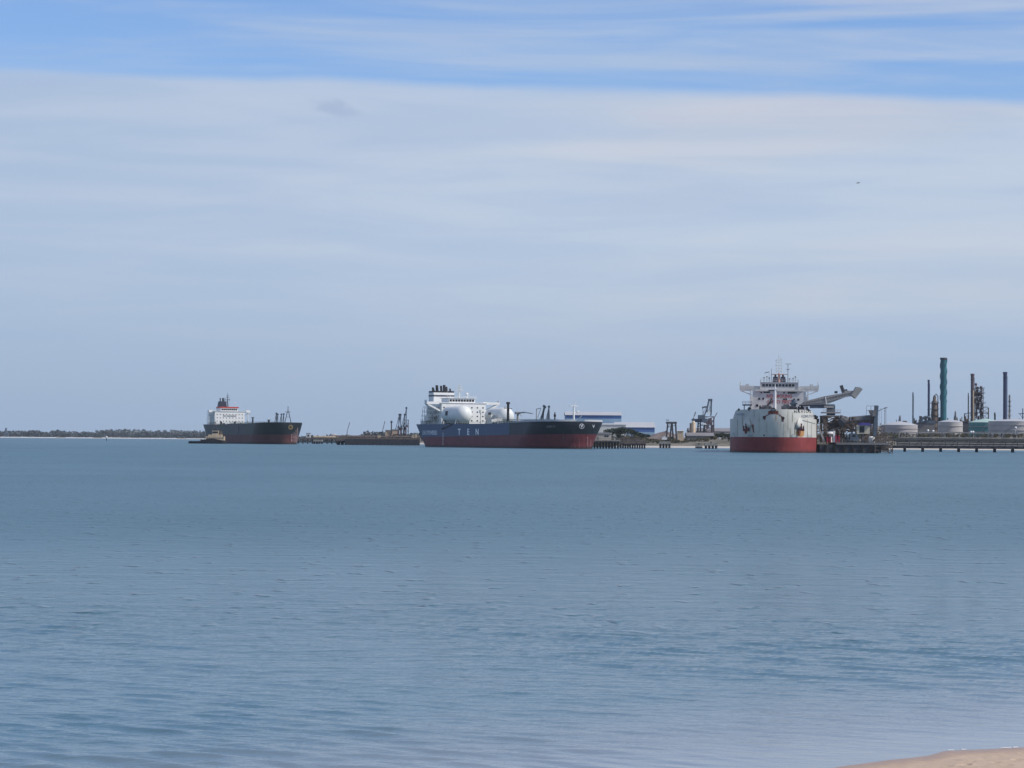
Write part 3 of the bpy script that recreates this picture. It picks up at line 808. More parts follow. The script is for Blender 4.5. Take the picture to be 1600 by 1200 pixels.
# ---------------------------------------------------------------- ship 2: blue tanker
def ship_two():
    H = Hull(245, 48, 15.9, 16.9, 6.3, 9.1, rake=7, lb=(44, 27), Lfc=22); H.ramp = 75.0
    S = Ship('fuel_gas_tanker', 907, 1650, R(23), H, 'blue and black tanker with two white deck tanks and the letters TEN')
    S.root.location.z = 0.4; H.build(S.root, [M_hull2, M_boot, M_deckg])
    zd = 15.1
    f0 = S.at(690, 650, -17); xf = f0.x
    # stepped accommodation
    m = MB(); m.box(xf - 30, xf, -17, 17, zd, 31.0); m.box(xf - 26, xf + .5, -18, 18, 31.0, 31.5)
    hs = S.part('accommodation_block', m, M_white)
    for r_, z in enumerate((18.2, 21.3, 24.4, 27.5)):
        for i in range(8):
            y = -15.2 + i * 4.3
            mm = MB(); mm.box(xf + .02, xf + .14, y - .5, y + .5, z, z + .85); S.part('window', mm, M_glass, hs)
        for i in range(5):
            mm = MB(); mm.box(xf - 26 + i * 5, xf - 25 + i * 5, -17.14, -17.02, z, z + .85); S.part('window', mm, M_glass, hs)
    m = MB(); m.box(xf - 16, xf - .6, -11, 9, 31.5, 34.6); wh = S.part('wheelhouse', m, M_white)
    for i in range(9):
        m = MB(); m.box(xf - .58, xf - .45, -10.6 + i * 2.15, -9.0 + i * 2.15, 32.2, 33.7); S.part('window', m, M_glass, wh)
    m = MB(); m.box(xf - 17, xf, -12, 10, 34.6, 34.9); rail(m, [(xf - .2, -12, 34.9), (xf - .2, 10, 34.9)], 1.1, 2); S.part('wheelhouse_roof', m, M_white)
    for sg in (-1, 1):
        m = MB(); a, b = sorted((sg * 17.1, sg * 28))
        m.box(xf - 5.5, xf - .5, a, b, 30.2, 30.6)
        for xx in (xf - 5.4, xf - .6): m.poly([(xx, sg * 17.1, 30.6), (xx, sg * 28, 30.6), (xx, sg * 28, 32.0), (xx, sg * 17.1, 32.0)], (.16, 0, 0))
        m.box(xf - 5.4, xf - .6, *sorted((sg * 27.9, sg * 28.1)), 30.6, 33.2)
        for xx in (xf - 4.8, xf - 1.2): m.bar((xx, sg * 27.4, 30.2), (xx, sg * 17.1, 25.2), .9, 1.1)
        S.part('bridge_wing', m, M_white)
    m = MB()
    for k, z in enumerate((18.3, 21.4, 24.5, 27.6)):
        m.box(xf - 33 + k * 1.6, xf - 6, -20.5, -17.05, z, z + .25); rail(m, [(xf - 33 + k * 1.6, -20.4, z + .25), (xf - 6, -20.4, z + .25)], 1.1, 2.4, .12)
        m.box(xf - 36 + k * 2.2, xf - 30.05, -17, 12, z, z + .25)
    for i in range(6): m.bar((xf - 30 + i * 4.6, -20.2, zd), (xf - 30 + i * 4.6, -20.2, 27.6), .25)
    for i in range(4):
        m.bar((xf - 28 + i * 6, -18.7, zd + i * 3.1), (xf - 23 + i * 6, -18.7, zd + 3.1 + i * 3.1), .9, .2)
    S.part('side_gallery', m, M_offw)
    m = MB(); m.box(0.5, xf - 31, -16.5, 16.5, zd, zd + 3.2); m.box(xf - 37, xf - 30.2, -9, 9, zd + 3.2, 27); S.part('poop_house', m, M_offw)
    # funnel
    a = S.at(680, 632, 0); b = S.at(704, 632, 0); fc = S.at(692, 630, 0).x
    m = MB(); m.box(fc - 8, fc + 2, -8, 8, 27.0, 38.2); m.box(fc - 8.1, fc + 2.1, -8.1, 8.1, 38.2, 39.2); fu = S.part('funnel', m, M_white)
    m = MB(); m.box(fc - 8.2, fc + 2.2, -8.2, 8.2, 36.4, 37.4); S.part('funnel_band', m, M_navyf, fu)
    m = MB(); m.box(fc - 8, fc + 2, -8, 8, 39.2, 40.4); S.part('funnel_top', m, M_black, fu)
    for (y, dx_, h_, r_) in ((-6.2, 0, 42.4, .9), (-2.6, -2, 44.6, 1.1), (-.2, .5, 44.2, .9), (2.8, -1, 44.8, 1.1), (5.4, -3, 43.6, .9), (7, 0, 42.2, .7), (-4.6, -5, 43, .8)):
        m = MB(); m.tube((fc - 3 + dx_, y, 40.4), (fc - 3.8 + dx_, y, h_), r_, r_ * .95, 9); S.part('exhaust_pipe', m, M_black, fu)
    t = S.at(708, 603, 3)
    radar_mast(S, xf - 9, 0, 34.9, 46.5, M_offw, 3.2)
    m = MB(); m.tube((xf - 3, 3.5, 34.9), (xf - 3, 3.5, 37), .5, .5, 8); m.sphere((xf - 3, 3.5, 37.6), 1.1, 10); m.tube((xf - 5, 6, 34.9), (xf - 5, 6, 41), .1, .06, 6)
    m.tube((xf - 4, -9, 34.9), (xf - 4, -9, 38), .1, .06, 6); m.tube((xf - 12, -8, 34.9), (xf - 12, -8, 44), .09, .05, 6); S.part('antenna', m, M_white)
    # two gas tanks on saddles: capsule bodies with domed ends, lying fore and aft
    def gas_tank(px0, px1, y, zc, r, label):
        x0 = S.at(px0, 650, y).x; x1 = S.at(px1, 650, y).x
        x0 += r * 1.6; 
        L_ = max(x1 - r * 1.9 - x0, 20)
        prof = [(r * math.sin(R(a)), -r * 0.9 * math.cos(R(a))) for a in range(2, 90, 11)] + [(r, 0), (r, L_)] + [(r * math.sin(R(a)), L_ + r * 0.9 * math.cos(R(a))) for a in range(80, 1, -11)]
        m = MB(); m.lathe((x0, y, zc), prof, 40, (1, 0, 0))
        o = S.part('gas_tank', m, paint('tank_white', (.66, .68, .66), .45, .04, .1, .15), smooth=40, label=label)
        for xx in (x0 + 3, x0 + L_ - 3):
            m = MB()
            m.poly([(xx, y - r * .9, zd), (xx, y + r * .9, zd), (xx, y + r * .82, zc - r * .45), (xx, y - r * .82, zc - r * .45)], (1.0, 0, 0))
            S.part('saddle', m, M_deckg, o)
        for xx in (x0 + 1, x0 + L_):
            m = MB(); m.bar((xx, y - r - .5, zd - 1), (xx, y - r * .86, zc - r * .5), .8); S.part('leg', m, M_offw, o)
        m = MB(); m.box(x0 + L_ * .3, x0 + L_ * .3 + 3, y - r * .98 - .6, y - r * .98 + .4, zc - .5, zc + 2.6); S.part('valve_box', m, M_steeld, o)
        return x0, L_
    gas_tank(695, 734, -16, 22.4, 6.2, 'nearer white domed gas tank')
    gas_tank(762, 800, 15, 21.8, 6.0, 'farther white domed gas tank')
    # deck house between the tanks
    m = MB(); a = S.at(768, 660, 4); m.box(a.x, a.x + 10, 2, 8, zd, 19.8); a2 = S.at(758, 660, 5); m.box(a2.x, a2.x + 8, 6, 12, zd, 22.6); m.box(a.x + 11, a.x + 17, -3, 3, zd, 19.2); S.part('deck_house', m, M_offw)
    a = S.at(757, 660, 3); m = MB(); m.tube((a.x, 0, zd), (a.x, 0, 24), .5, .4, 8); m.tube((a.x, 0, 24), (a.x, 0, 26), 1.2, 1.1, 8); S.part('vent_post', m, M_offw)
    # black vent mast
    a = S.at(794, 629, 0); m = MB(); m.tube((a.x, 0, zd), (a.x, 0, a.z), .95, .85, 10); m.tube((a.x, 0, a.z - 1.4), (a.x, 0, a.z), 1.4, 1.3, 10)
    m.box(a.x - 2.2, a.x + 2.2, -2.2, 2.2, a.z - 4.6, a.z - 4.3); rail(m, [(a.x - 2.2, -2.2, a.z - 4.3), (a.x + 2.2, -2.2, a.z - 4.3)], .9, 1.1); S.part('vent_mast', m, M_black)
    # trunk of pipes along the deck
    m = MB(); xs = S.at(781, 660, 0).x
    m.box(xs, 205, -2.2, 2.2, 17.6, 18.0); rail(m, [(xs, -2.2, 18), (205, -2.2, 18)], 1.1, 4, .12); rail(m, [(xs, 2.2, 18), (205, 2.2, 18)], 1.1, 4, .12)
    for i in range(12): m.box(xs + 4 + i * 8.5, xs + 4.6 + i * 8.5, -2, 2, zd, 17.6)
    for y in (-5.5, -4.4, -3.3, 3.3, 4.4, 5.5): m.tube((xs, y, 16.9), (200, y, 16.9), .4, .4, 7)
    S.part('deck_pipes', m, M_deckg)
    m = MB()
    for y in (-1, 1): rail(m, [(xf + 2, y * (H.B / 2 - .5), 16), (204, y * (H.B / 2 - .5), 16)], 1.3, 4.5, .13)
    S.part('deck_rail', m, M_offw)
    # hose crane folded over the manifold
    a = S.at(809, 650, -6); m = MB(); m.tube((a.x, -6, zd), (a.x, -6, 22.5), .9, .8, 8); m.box(a.x - 1.6, a.x + 1.6, -7.5, -4.5, 22.5, 24)
    m.bar((a.x + .5, -6, 23.2), (a.x + 14, -7, 23.6), .7, .9); m.bar((a.x + 14, -7, 23.6), (a.x + 30, -8, 22.6), .5, .6); m.bar((a.x, -6, 24), (a.x + 8, -6.5, 21), .3)
    S.part('hose_crane', m, M_pipe)
    a = S.at(834, 640, 0); m = MB(); m.tube((a.x, 2, zd), (a.x, 2, a.z), .35, .3, 7); m.bar((a.x, 2, a.z), (a.x + 8, 2, a.z + .6), .4); m.bar((a.x + 7, 2, a.z), (a.x + 2, 2, 20), .25); S.part('derrick', m, M_pipe)
    for i in range(9):
        x = S.at(818 + i * 4.6, 660, -16).x; m = MB(); m.tube((x, -17, zd), (x, -17, 17.9), .55, .55, 8); m.box(x - .9, x + .9, -19.5, -16, 17.0, 17.5); S.part('manifold_valve', m, M_offw)
    a = S.at(867, 645, 0); m = MB(); m.tube((a.x, 0, zd), (a.x, 0, a.z), .55, .4, 8); m.tube((a.x, 0, a.z - 3), (a.x, 0, a.z - 1.4), .9, .8, 8); S.part('vent_post', m, M_black)
    for i in range(34):
        m = MB()
        x = random.uniform(xs, 232); y = random.uniform(-17, 17) * (1 if x < 205 else .35); s_ = random.uniform(.5, 1.4); z_ = zd; h_ = random.uniform(1.0, 3.0)
        m.box(x - s_, x + s_, y - s_, y + s_, z_, z_ + h_ * .7); m.tube((x, y - s_ * .8, z_ + h_ * .7), (x, y + s_ * .8, z_ + h_ * .7), h_ * .28, h_ * .28, 8)
        S.part('deck_winch', m, M_deckg)
    # foremast
    a = S.at(896.5, 632, 0); m = MB(); m.tube((a.x, 0, 17), (a.x, 0, a.z - 1.5), .75, .5, 10); m.box(a.x - .7, a.x + .7, -3.0, 3.0, a.z - 1.6, a.z - 1.2); m.tube((a.x, .6, a.z - 1.4), (a.x, .6, a.z + 2.2), .35, .2, 7)
    m.box(a.x - .5, a.x + .5, 2.2, 3.8, a.z - 5.5, a.z - 4.4); m.bar((a.x, 0, a.z - 5.6), (a.x, 3.4, a.z - 5.6), .25); m.bar((a.x - 1, 1.5, 17), (a.x + 6, 3, 21), .3); m.bar((a.x + 4, 1, 17), (a.x + 8, 3, 22), .25)
    S.part('foremast', m, M_white)
    # pale bulwark on the forecastle
    m = MB(); vs = []; xs_ = list(np.linspace(188, 236, 26)) + list(np.linspace(236.5, 244.9, 18))
    for sg in (-1, 1):
        vs = []
        for x in xs_:
            zt = H.ztop(x); y = sg * (H.hb(x, zt)); vs += [(x, y, zt - .05), (x, y * 1.004, zt + .25 + .9 * min((x - 188) / 20, 1))]
        m.add(vs, [(2 * i, 2 * i + 1, 2 * i + 3, 2 * i + 2) for i in range(len(xs_) - 1)])
    S.part('bulwark', m, paint('pale_bulwark', (.42, .43, .45), .6, .1))
    # lettering on the plating
    for ch, px in (('T', 717.5), ('E', 731.5), ('N', 745.5)): S.decal('hull_letter', M_wtxt, ch, px, 675.2, 13.0, .52)
    S.decal('hull_lettering', paint('dim_white_lettering', (.62, .66, .72), .6, .1), 'LNG POWERED', 671.5, 676.4, 9.0, .355, 1.06)
    S.decal('ship_name', M_gtxt, 'GIMBO VI', 860.5, 666.8, 4.4, .70, 1.05)
    S.ring('bow_emblem', M_wtxt, 909, 666, 3.4, 4.0); S.decal('emblem_letter', M_wtxt, 'V', 909, 666, 7.0, .9); S.decal('emblem_letter', paint('dim_white_lettering', (.5,) * 3), 'V', 927.5, 666.5, 6.5, .8)
    for px, y0, y1, w_ in ((905, 684, 699, .5), (918, 682, 699, 1.6), (923, 686, 699, .9), (880, 672, 690, .25), (820, 668, 684, .2), (760, 670, 690, .25)): S.streak('worn_paint', paint('worn_antifouling', (.30, .12, .12), .8, .25, 1) if px > 900 else M_gtxt, px, y0, y1, w_)
    def solve(px, py): return S.hit(px, py)
    # fairleads, draught marks, sagging mooring line, stern lifeboat rail
    m = MB()
    for z in np.arange(1.2, 9.0, 1.1):
        x = solve(692, 690).x; m.box(x - .4, x + .4, -H.hb(x, z) - .12, -H.hb(x, z) - .02, z, z + .7)
    S.part('draught_marks', m, M_wtxt)
    for px, w_ in ((704, 2), (714, 2)):
        pass
    m = MB(); a = S.at(690, 671, -24.3); b = S.at(706, 664, -24.3)
    m.bar(a, b, .5, .9); S.part('accommodation_ladder', m, M_black)
    m = MB(); p = S.at(671, 650, -21); m.box(p.x - 4, p.x + 4, -23.5, -20.8, 18.5, 21.0); m.poly([(p.x - 5, -22.2, 21), (p.x + 5, -22.2, 21), (p.x + 3.6, -22.2, 22), (p.x - 3.6, -22.2, 22)], (0, 2.2, 0)); S.part('lifeboat', m, M_offw)
    return S

# ---------------------------------------------------------------- ship 3: bow-on bulk carrier
def ship_three():
    H = Hull(290, 45, 17.2, 21.6, 7.9, 7.9, rake=4.5, lb=(44, 52), nb=(2.2, 2.15), Lfc=24)
    th = math.atan2(-(410 / 4000), 1.0) + R(0.55)
    S = Ship('bulk_carrier', 1210, 1290, th, H, 'bow-on bulk carrier with rust-streaked grey white hull and red bottom')
    H.build(S.root, [M_hull3, M_boot3, M_deckr])
    xf = 290 - 248
    L3 = 290
    xh = L3 - 238                                     # front of the house
    zd = 16.2
    Yz = lambda px, py: S.yz(px, py, xh)
    c = Yz(1217.5, 620)
    yc = c.y
    def zz(py): return Yz(1217, py).z
    hw = 15.8
    m = MB(); m.box(xh - 18, xh, yc - hw, yc + hw, zd, zz(611.5)); m.box(xh - 16, xh + .8, yc - 14, yc + 14, zz(611.5), zz(608.5))
    hs = S.part('accommodation_block', m, M_offw)
    zt = zz(608.5)
    m = MB(); m.box(xh - 12, xh + .4, yc - 11, yc + 11, zt, zz(597.8)); wh = S.part('wheelhouse', m, M_offw)
    z0, z1 = zz(603.9), zz(600.2)
    for i in range(10):
        y = yc - 9.3 + i * 1.95
        mm = MB(); mm.box(xh + .42, xh + .56, y - .72, y + .72, z0, z1); S.part('window', mm, M_glass, wh)
    m = MB(); m.box(xh - 12.4, xh + .9, yc - 11.4, yc + 11.4, zz(597.8), zz(597.2)); rail(m, [(xh + .6, yc - 11.3, zz(597.2)), (xh + .6, yc + 11.3, zz(597.2))], 1.9, 1.8, .14)
    for sg in (-1, 1): m.bar((xh + .5, yc + sg * 11.2, zt), (xh + .5, yc + sg * 11.2, zz(593.6)), .5)
    S.part('wheelhouse_roof', m, M_offw)
    for (px, py, w_, h_) in ((1198, 612.7, 3.9, 1.1), (1236.5, 613.6, 4.4, 1.2), (1205.5, 609.9, 3.6, .7), (1186.5, 622.9, 1.2, 1.2), (1192.5, 622.9, 1.1, 1.2), (1205.5, 623.5, 1.2, .9), (1225, 623.9, 1, 1.1),
                             (1228.4, 624, 1, 1.1), (1247.5, 624.3, 1.3, 1.1), (1189.5, 613.4, .9, .9), (1225, 613.8, .9, .9), (1244, 613.9, .8, .8), (1241, 623.9, 1, 1), (1183, 633.5, 1.4, 1.4), (1186, 603, .1, .1)):
        p = Yz(px, py); f = 1.4 if py < 611.5 else 0
        mm = MB(); mm.box(xh + .02 + (.8 if f else 0), xh + .16 + (.8 if f else 0), p.y - w_ / 2, p.y + w_ / 2, p.z - h_ / 2, p.z + h_ / 2)
        if w_ > .2: S.part('window', mm, M_glass, hs)
    p = Yz(1217.8, 619.3); S.part('lettering', text_mb('NO SMOKING', 3.0, lambda u, v: (xh + .18, p.y + u, p.z + v), .80, 1.0), M_redtxt, hs)
    p2 = Yz(1217.8, 628.3); S.part('lettering', text_mb('SAFETY FIRST', 3.0, lambda u, v: (xh + .18, p2.y + u, p2.z + v), .80, 1.0), M_redtxt, hs)
    # wings with struts
    for sg in (-1, 1):
        m = MB(); a, b = sorted((yc + sg * 11.1, yc + sg * 23.4))
        zb, zw = zz(609.0), zz(602.5)
        m.box(xh - 5, xh - .2, a, b, zb, zb + .4)
        m.poly([(xh - .1, yc + sg * 11.1, zb + .4), (xh - .1, yc + sg * 23.4, zb + .4), (xh - .1, yc + sg * 23.4, zw), (xh - .1, yc + sg * 11.1, zw - .4)], (.2, 0, 0))
        m.box(xh - 5, xh - .1, *sorted((yc + sg * 23.2, yc + sg * 23.5)), zb + .4, zw + .6)
        m.poly([(xh - .1, yc + sg * 14.1, zb), (xh - .1, yc + sg * 23.4, zb), (xh - .1, yc + sg * 22.9, zb - .9), (xh - .1, yc + sg * 14.1, zb - .9)], (.5, 0, 0))
        m.bar((xh - .3, yc + sg * 23.0, zb - .6), (xh - .3, yc + sg * 16.2, zz(617.5)), .8, .6)
        m.bar((xh - .3, yc + sg * 17.0, zb), (xh - .3, yc + sg * 17.0, zd), 1.5, .8)
        m.box(xh - .5, xh + .3, *sorted((yc + sg * 15.85, yc + sg * 17.2)), zd, zz(619.5))
        m.tube((xh - 1, yc + sg * 23, zw), (xh - 1, yc + sg * 23, zw + 2.0), .3, .3, 6); m.box(xh - 3, xh - 1, *sorted((yc + sg * 20, yc + sg * 18)), zw, zw + .9)
        S.part('bridge_wing', m, M_offw)
    # twin funnels
    for px in (1212.0, 1224.0):
        y = Yz(px, 590).y; m = MB(); za, zb = zz(597.1), zz(587.6)
        m.hexa([(xh - 20, y - 1.9, za), (xh - 14, y - 1.9, za), (xh - 14, y + 1.9, za), (xh - 20, y + 1.9, za), (xh - 19, y - 1.35, zb), (xh - 15, y - 1.35, zb), (xh - 15, y + 1.35, zb), (xh - 19, y + 1.35, zb)])
        fu = S.part('funnel', m, M_navyf); mm = MB(); mm.tube((xh - 17, y, zb), (xh - 17, y, zb + 1.2), .6, .6, 8); S.part('exhaust_pipe', mm, M_black, fu)
        m = MB(); m.box(xh - 22, xh - 13, y - 2.3, y + 2.3, zd + 14, za); S.part('funnel_base', m, M_offw, fu)
    # radar mast
    m = MB(); mx = xh - 4; yb = Yz(1217.5, 590).y; za = zz(597)
    m.tube((mx, yb, za), (mx, yb, zz(583)), .75, .6, 8)
    m.box(mx - 1.2, mx + 1.2, Yz(1205.5, 585).y, Yz(1230.5, 585).y, zz(585.2), zz(584.2))
    S.part('mast_platform', m, paint('rusty_pink_paint', (.45, .25, .2), .7, .2))
    m = MB()
    for px, top in ((1213.2, 561), (1216.5, 553), (1219, 558), (1221.6, 558.5)):
        y = Yz(px, 570).y; m.tube((mx, y, zz(584)), (mx, y, zz(top)), .16, .09, 6)
    for py in (562, 566.5, 571, 575.5, 580): m.box(mx - .1, mx + .1, Yz(1213, py).y, Yz(1221.8, py).y, zz(py) - .08, zz(py) + .08)
    m.box(mx - .4, mx + .4, Yz(1211.8, 563).y, Yz(1213.6, 563).y, zz(564.4), zz(562)); m.box(mx - .4, mx + .4, Yz(1212, 570).y, Yz(1213.6, 570).y, zz(571.6), zz(569.6))
    m.box(mx - .4, mx + .4, Yz(1212, 577).y, Yz(1213.6, 577).y, zz(578.4), zz(577))
    S.part('radar_mast', m, M_offw)
    m = MB(); y = Yz(1231.3, 575).y; m.tube((mx, y, za), (mx, y, zz(568.6)), .22, .16, 6); m.box(mx - .3, mx + .3, Yz(1227, 568).y, Yz(1236.5, 568).y, zz(568.7), zz(568.0)); m.box(mx - .4, mx + .4, y - .9, y + .9, zz(577.4), zz(576.6))
    y = Yz(1205.5, 575).y; m.tube((mx, y, za), (mx, y, zz(576)), .16, .12, 6)
    for px, py in ((1194, 590), (1198.5, 588.5), (1239.5, 591), (1243, 588.5), (1202, 590.5), (1234, 591.5)):
        y = Yz(px, py).y; m.tube((mx, y, za), (mx, y, zz(py)), .12, .1, 6); m.sphere((mx, y, zz(py)), .5, 8)
    S.part('antenna', m, M_steel)
    m = MB(); y = Yz(1197.5, 582).y; m.add([(mx, y - 1.6, zz(583.5)), (mx, y + 1.4, zz(581.5)), (mx, y + 1.8, zz(580.2)), (mx, y - .6, zz(581.8))], [(0, 1, 2, 3)]); m.tube((mx, y + 1.6, za), (mx, y + 1.6, zz(580)), .07, .05, 5); S.part('flag', m, M_navyf)
    # foremast
    xm = L3 - 14; p = S.yz(1211.2, 606, xm); q = S.yz(1210.5, 640, xm); m = MB(); m.tube((xm, q.y, 20), (xm, p.y, p.z), .85, .55, 12); m.box(xm - .6, xm + .6, p.y - 2.4, p.y + 2.0, p.z - .9, p.z - .5); m.tube((xm, p.y, p.z), (xm, p.y, p.z + 2), .2, .15, 6)
    S.part('foremast', m, M_white)
    # deck gear between forecastle and house
    m = MB(); xg = L3 - 60
    p = S.yz(1250, 634, xg)
    for (px0, px1, py0) in ((1188, 1206, 635.5), (1221, 1236, 634)):
        a = S.yz(px0, py0, xg); b = S.yz(px1, py0, xg); m.box(xg - 6, xg, a.y, b.y, zd, a.z); m.box(xg - 5, xg - 1, a.y + 1, b.y - 1, a.z, a.z + .8)
    S.part('hatch_gear', m, M_steel)
    m = MB(); a = S.yz(1184, 634, xg)
    for i in range(14):
        m = MB()
        y = random.uniform(S.yz(1185, 636, xg).y, S.yz(1262, 636, xg).y); s_ = random.uniform(.4, 1.0); zt_ = S.yz(1210, random.uniform(634.5, 638), xg).z
        m.box(xg + 4 - s_, xg + 4 + s_, y - s_, y + s_, zd, zt_); m.tube((xg + 4, y - s_ * .9, zt_), (xg + 4, y + s_ * .9, zt_), .6, .6, 8); S.part('deck_winch', m, M_steeld)
    m = MB()
    a = S.yz(1205, 625.5, xg); b = S.yz(1199, 634, xg); m.bar(a, b, .8); m.bar(S.yz(1208, 626, xg), S.yz(1202, 632, xg), .5)
    S.part('hose_arm', m, M_steeld)
    m = MB(); a = S.yz(1234, 637, xg); b = S.yz(1246, 637, xg); t = S.yz(1240, 624.5, xg)
    m.box(xg - 4, xg, a.y + 1.1, b.y - 1.2, zd, S.yz(1240, 628, xg).z); m.box(xg - 3, xg + .4, a.y, b.y, S.yz(1240, 632, xg).z, S.yz(1240, 629.5, xg).z); m.tube((xg - 2, (a.y + b.y) / 2, t.z - 4), (xg - 2, (a.y + b.y) / 2, t.z), 1.4, 1.2, 10)
    S.part('deck_crane', m, M_steelb)
    # left gangway platform
    m = MB(); xs = L3 - 90; a = S.yz(1160, 631.5, xs); b = S.yz(1175, 631.5, xs); m.box(xs - 3, xs, a.y, b.y, a.z - .8, a.z); rail(m, [(xs, a.y, a.z), (xs, b.y, a.z)], 1.5, 1.5, .15); m.bar((xs - 1, a.y + 1, zd), (xs - 1, a.y + 1, a.z), .5); m.bar((xs - 1, b.y - 1, zd), (xs - 1, b.y - 1, a.z), .5)
    S.part('side_platform', m, M_steelb)
    # --- bow furniture: mapped on the bow surface
    def bow(px, py, off=.10):
        xg_ = 280.0
        for _ in range(6):
            p = S.yz(px, py, xg_); xg_ = H.xat(p.y, p.z)
        return Vector((xg_ + off, p.y, p.z))
    def patch(pts, mat, name='rust_stain', off=.09):
        cx = sum(a[0] for a in pts) / len(pts); cy = sum(a[1] for a in pts) / len(pts)
        m = MB(); rings = []
        P = []
        n = len(pts); dense = []
        for i in range(n):
            a, b = pts[i], pts[(i + 1) % n]
            for k in range(4): dense.append((a[0] + (b[0] - a[0]) * k / 4 + random.uniform(-.25, .25), a[1] + (b[1] - a[1]) * k / 4 + random.uniform(-.25, .25)))
        n = len(dense); vs = []
        for f in (0.02, .35, .7, 1.0):
            for (x, y) in dense: vs.append(bow(cx + (x - cx) * f, cy + (y - cy) * f, off))
        fs = [(r_ * n + i, r_ * n + (i + 1) % n, (r_ + 1) * n + (i + 1) % n, (r_ + 1) * n + i) for r_ in range(3) for i in range(n)]
        m.add(vs, fs); return S.part(name, m, mat)
    # anchor bolsters: shell-shaped swellings
    for sgn, cx, topy, boty, wd in ((-1, 1167.3, 650.5, 668.5, 6.2), (1, 1250.0, 651.5, 669.5, 6.6)):
        m = MB(); rows = 10; cols = 14; vs = []
        for r_ in range(rows + 1):
            f = r_ / rows; py = topy + (boty - topy) * f
            ww = wd * (math.sin(f * math.pi * .62) ** .8) if f > 0 else .05
            ww = max(ww, .05); hgt = 2.6 * math.sin(min(f, .8) / .8 * math.pi * .5) ** 1.2 * (1 if f < .85 else (1 - (f - .85) / .15 * .55))
            for c_ in range(cols + 1):
                g = -1 + 2 * c_ / cols
                vs.append(bow(cx + g * ww, py, .02 + hgt * max(0, 1 - g * g) ** .6))
        m.add(vs, [(r_ * (cols + 1) + c_, r_ * (cols + 1) + c_ + 1, (r_ + 1) * (cols + 1) + c_ + 1, (r_ + 1) * (cols + 1) + c_) for r_ in range(rows) for c_ in range(cols)])
        S.part('anchor_bolster', m, M_hull3, smooth=True)
        # anchor: shank, crown and two flukes
        a = bow(cx + (1.5 if sgn > 0 else -1.5), 668, 2.4); m = MB()
        m.box(a.x - .5, a.x + .5, a.y - .45, a.y + .45, a.z - 1.4, a.z + 2.0)
        m.box(a.x - .8, a.x + .8, a.y - 1.6, a.y + 1.6, a.z - 1.8, a.z - .8)
        for s2 in (-1, 1): m.poly([(a.x, a.y + s2 * .7, a.z - 1.4), (a.x, a.y + s2 * 1.7, a.z - 1.4), (a.x, a.y + s2 * 1.5, a.z + 1.2), (a.x, a.y + s2 * 1.0, a.z + .6)], (.6, 0, 0))
        S.part('anchor', m, M_anch)
    patch([(1244.5, 673), (1257, 672), (1256, 681), (1252, 683), (1247, 682), (1243, 678)], M_rusto)
    patch([(1246, 674), (1251, 673.5), (1250.5, 681), (1247.5, 681.5)], M_rust, off=.13)
    patch([(1162, 671), (1168, 670), (1167, 677), (1164, 678)], M_rust)
    patch([(1174.5, 664), (1177.2, 663), (1178, 671), (1178.6, 677), (1176.6, 675)], M_rust)
    patch([(1200, 643), (1205, 641), (1216, 642), (1217, 648), (1211, 646.5), (1204, 647), (1200.5, 648.5)], M_rust)
    patch([(1193, 650.5), (1197, 650), (1195.5, 656.5), (1192.5, 655)], M_rust); patch([(1221, 651.5), (1225.4, 652), (1224.6, 659), (1222, 658)], M_rust)
    patch([(1194, 651), (1201, 646.5), (1201.5, 647.6), (1195, 652.5)], M_rust, off=.12); patch([(1218, 647), (1223.5, 651.5), (1222.6, 652.6), (1217.4, 648.2)], M_rust, off=.12)
    patch([(1192.8, 678.8), (1195.2, 678.8), (1195, 681.6), (1193, 681.6)], M_steeld, 'drain')
    faint = paint('faint_rust_run', (.36, .33, .26), .8, .15, 1); faint2 = paint('grey_scuff', (.33, .36, .36), .8, .15, 1)
    for px, y0, y1, w_ in ((1160, 645, 668, .35), (1178, 641, 652, .4), (1186, 645, 676, .3), (1198, 657, 682, .4), (1220, 644, 672, .35), (1232, 641, 676, .35), (1239, 644, 660, .5), (1262, 655, 679, .4), (1268, 662, 682, .35),
                           (1152, 655, 682, .35), (1227, 660, 683, .5), (1236, 668, 683, .6), (1243, 660, 682, .8), (1271, 642, 655, .3)): S.streak('rust_run', faint, px, y0, y1, w_)
    for px, y0, y1, w_ in ((1146, 676, 683, 2.5), (1172, 679, 683, 4), (1212, 679.5, 683, 5), (1240, 678, 683, 4), (1265, 679, 683.5, 4)): S.streak('scuff', faint2, px, y0, y1, w_)
    patch([(1212.2, 648), (1213.2, 648), (1213, 660), (1212.3, 657)], M_rusto)
    for px, py, r_ in ((1208.6, 640.3, 1.1), (1194.2, 652.2, .8), (1223.4, 653.4, .8), (1171, 638.8, .9), (1154.5, 640, .6), (1247, 640.5, .7), (1263, 641, .7)):
        a = bow(px, py, 0); m = MB(); n = 16; m.lathe(a - Vector((.2, 0, 0)), [(r_ * .65, 0), (r_, 0), (r_ * 1.05, .5), (r_ * .7, .55), (r_ * .6, .1)], n, (1, 0, 0)); S.part('fairlead', m, M_steeld)
    def btext(s_, px, py, size, sp=1.0, xs=1.0):
        def f(u, v):
            k = 3.07; return bow(px + u * k, py - v * k, .11)
        return text_mb(s_, size, f, xs, sp)
    S.part('ship_name', btext('NAVIOS', 1254, 643.4, 1.9, 1.4, 1.0), M_dtxt)
    S.part('ship_name', btext('AZIMUTH', 1261, 650.6, 1.8, 1.0, .74), M_gtxt)
    S.part('ship_name', btext('NAVIOS', 1157, 647.6, 1.6, 1.0, .7), paint('blue_grey_lettering', (.22, .27, .33), .7, .1))
    # knuckle line below the forecastle, port bow
    m = MB(); pts = [bow(1254 + i * 2.2, 656.6 + i * .60, .07) for i in range(11)]
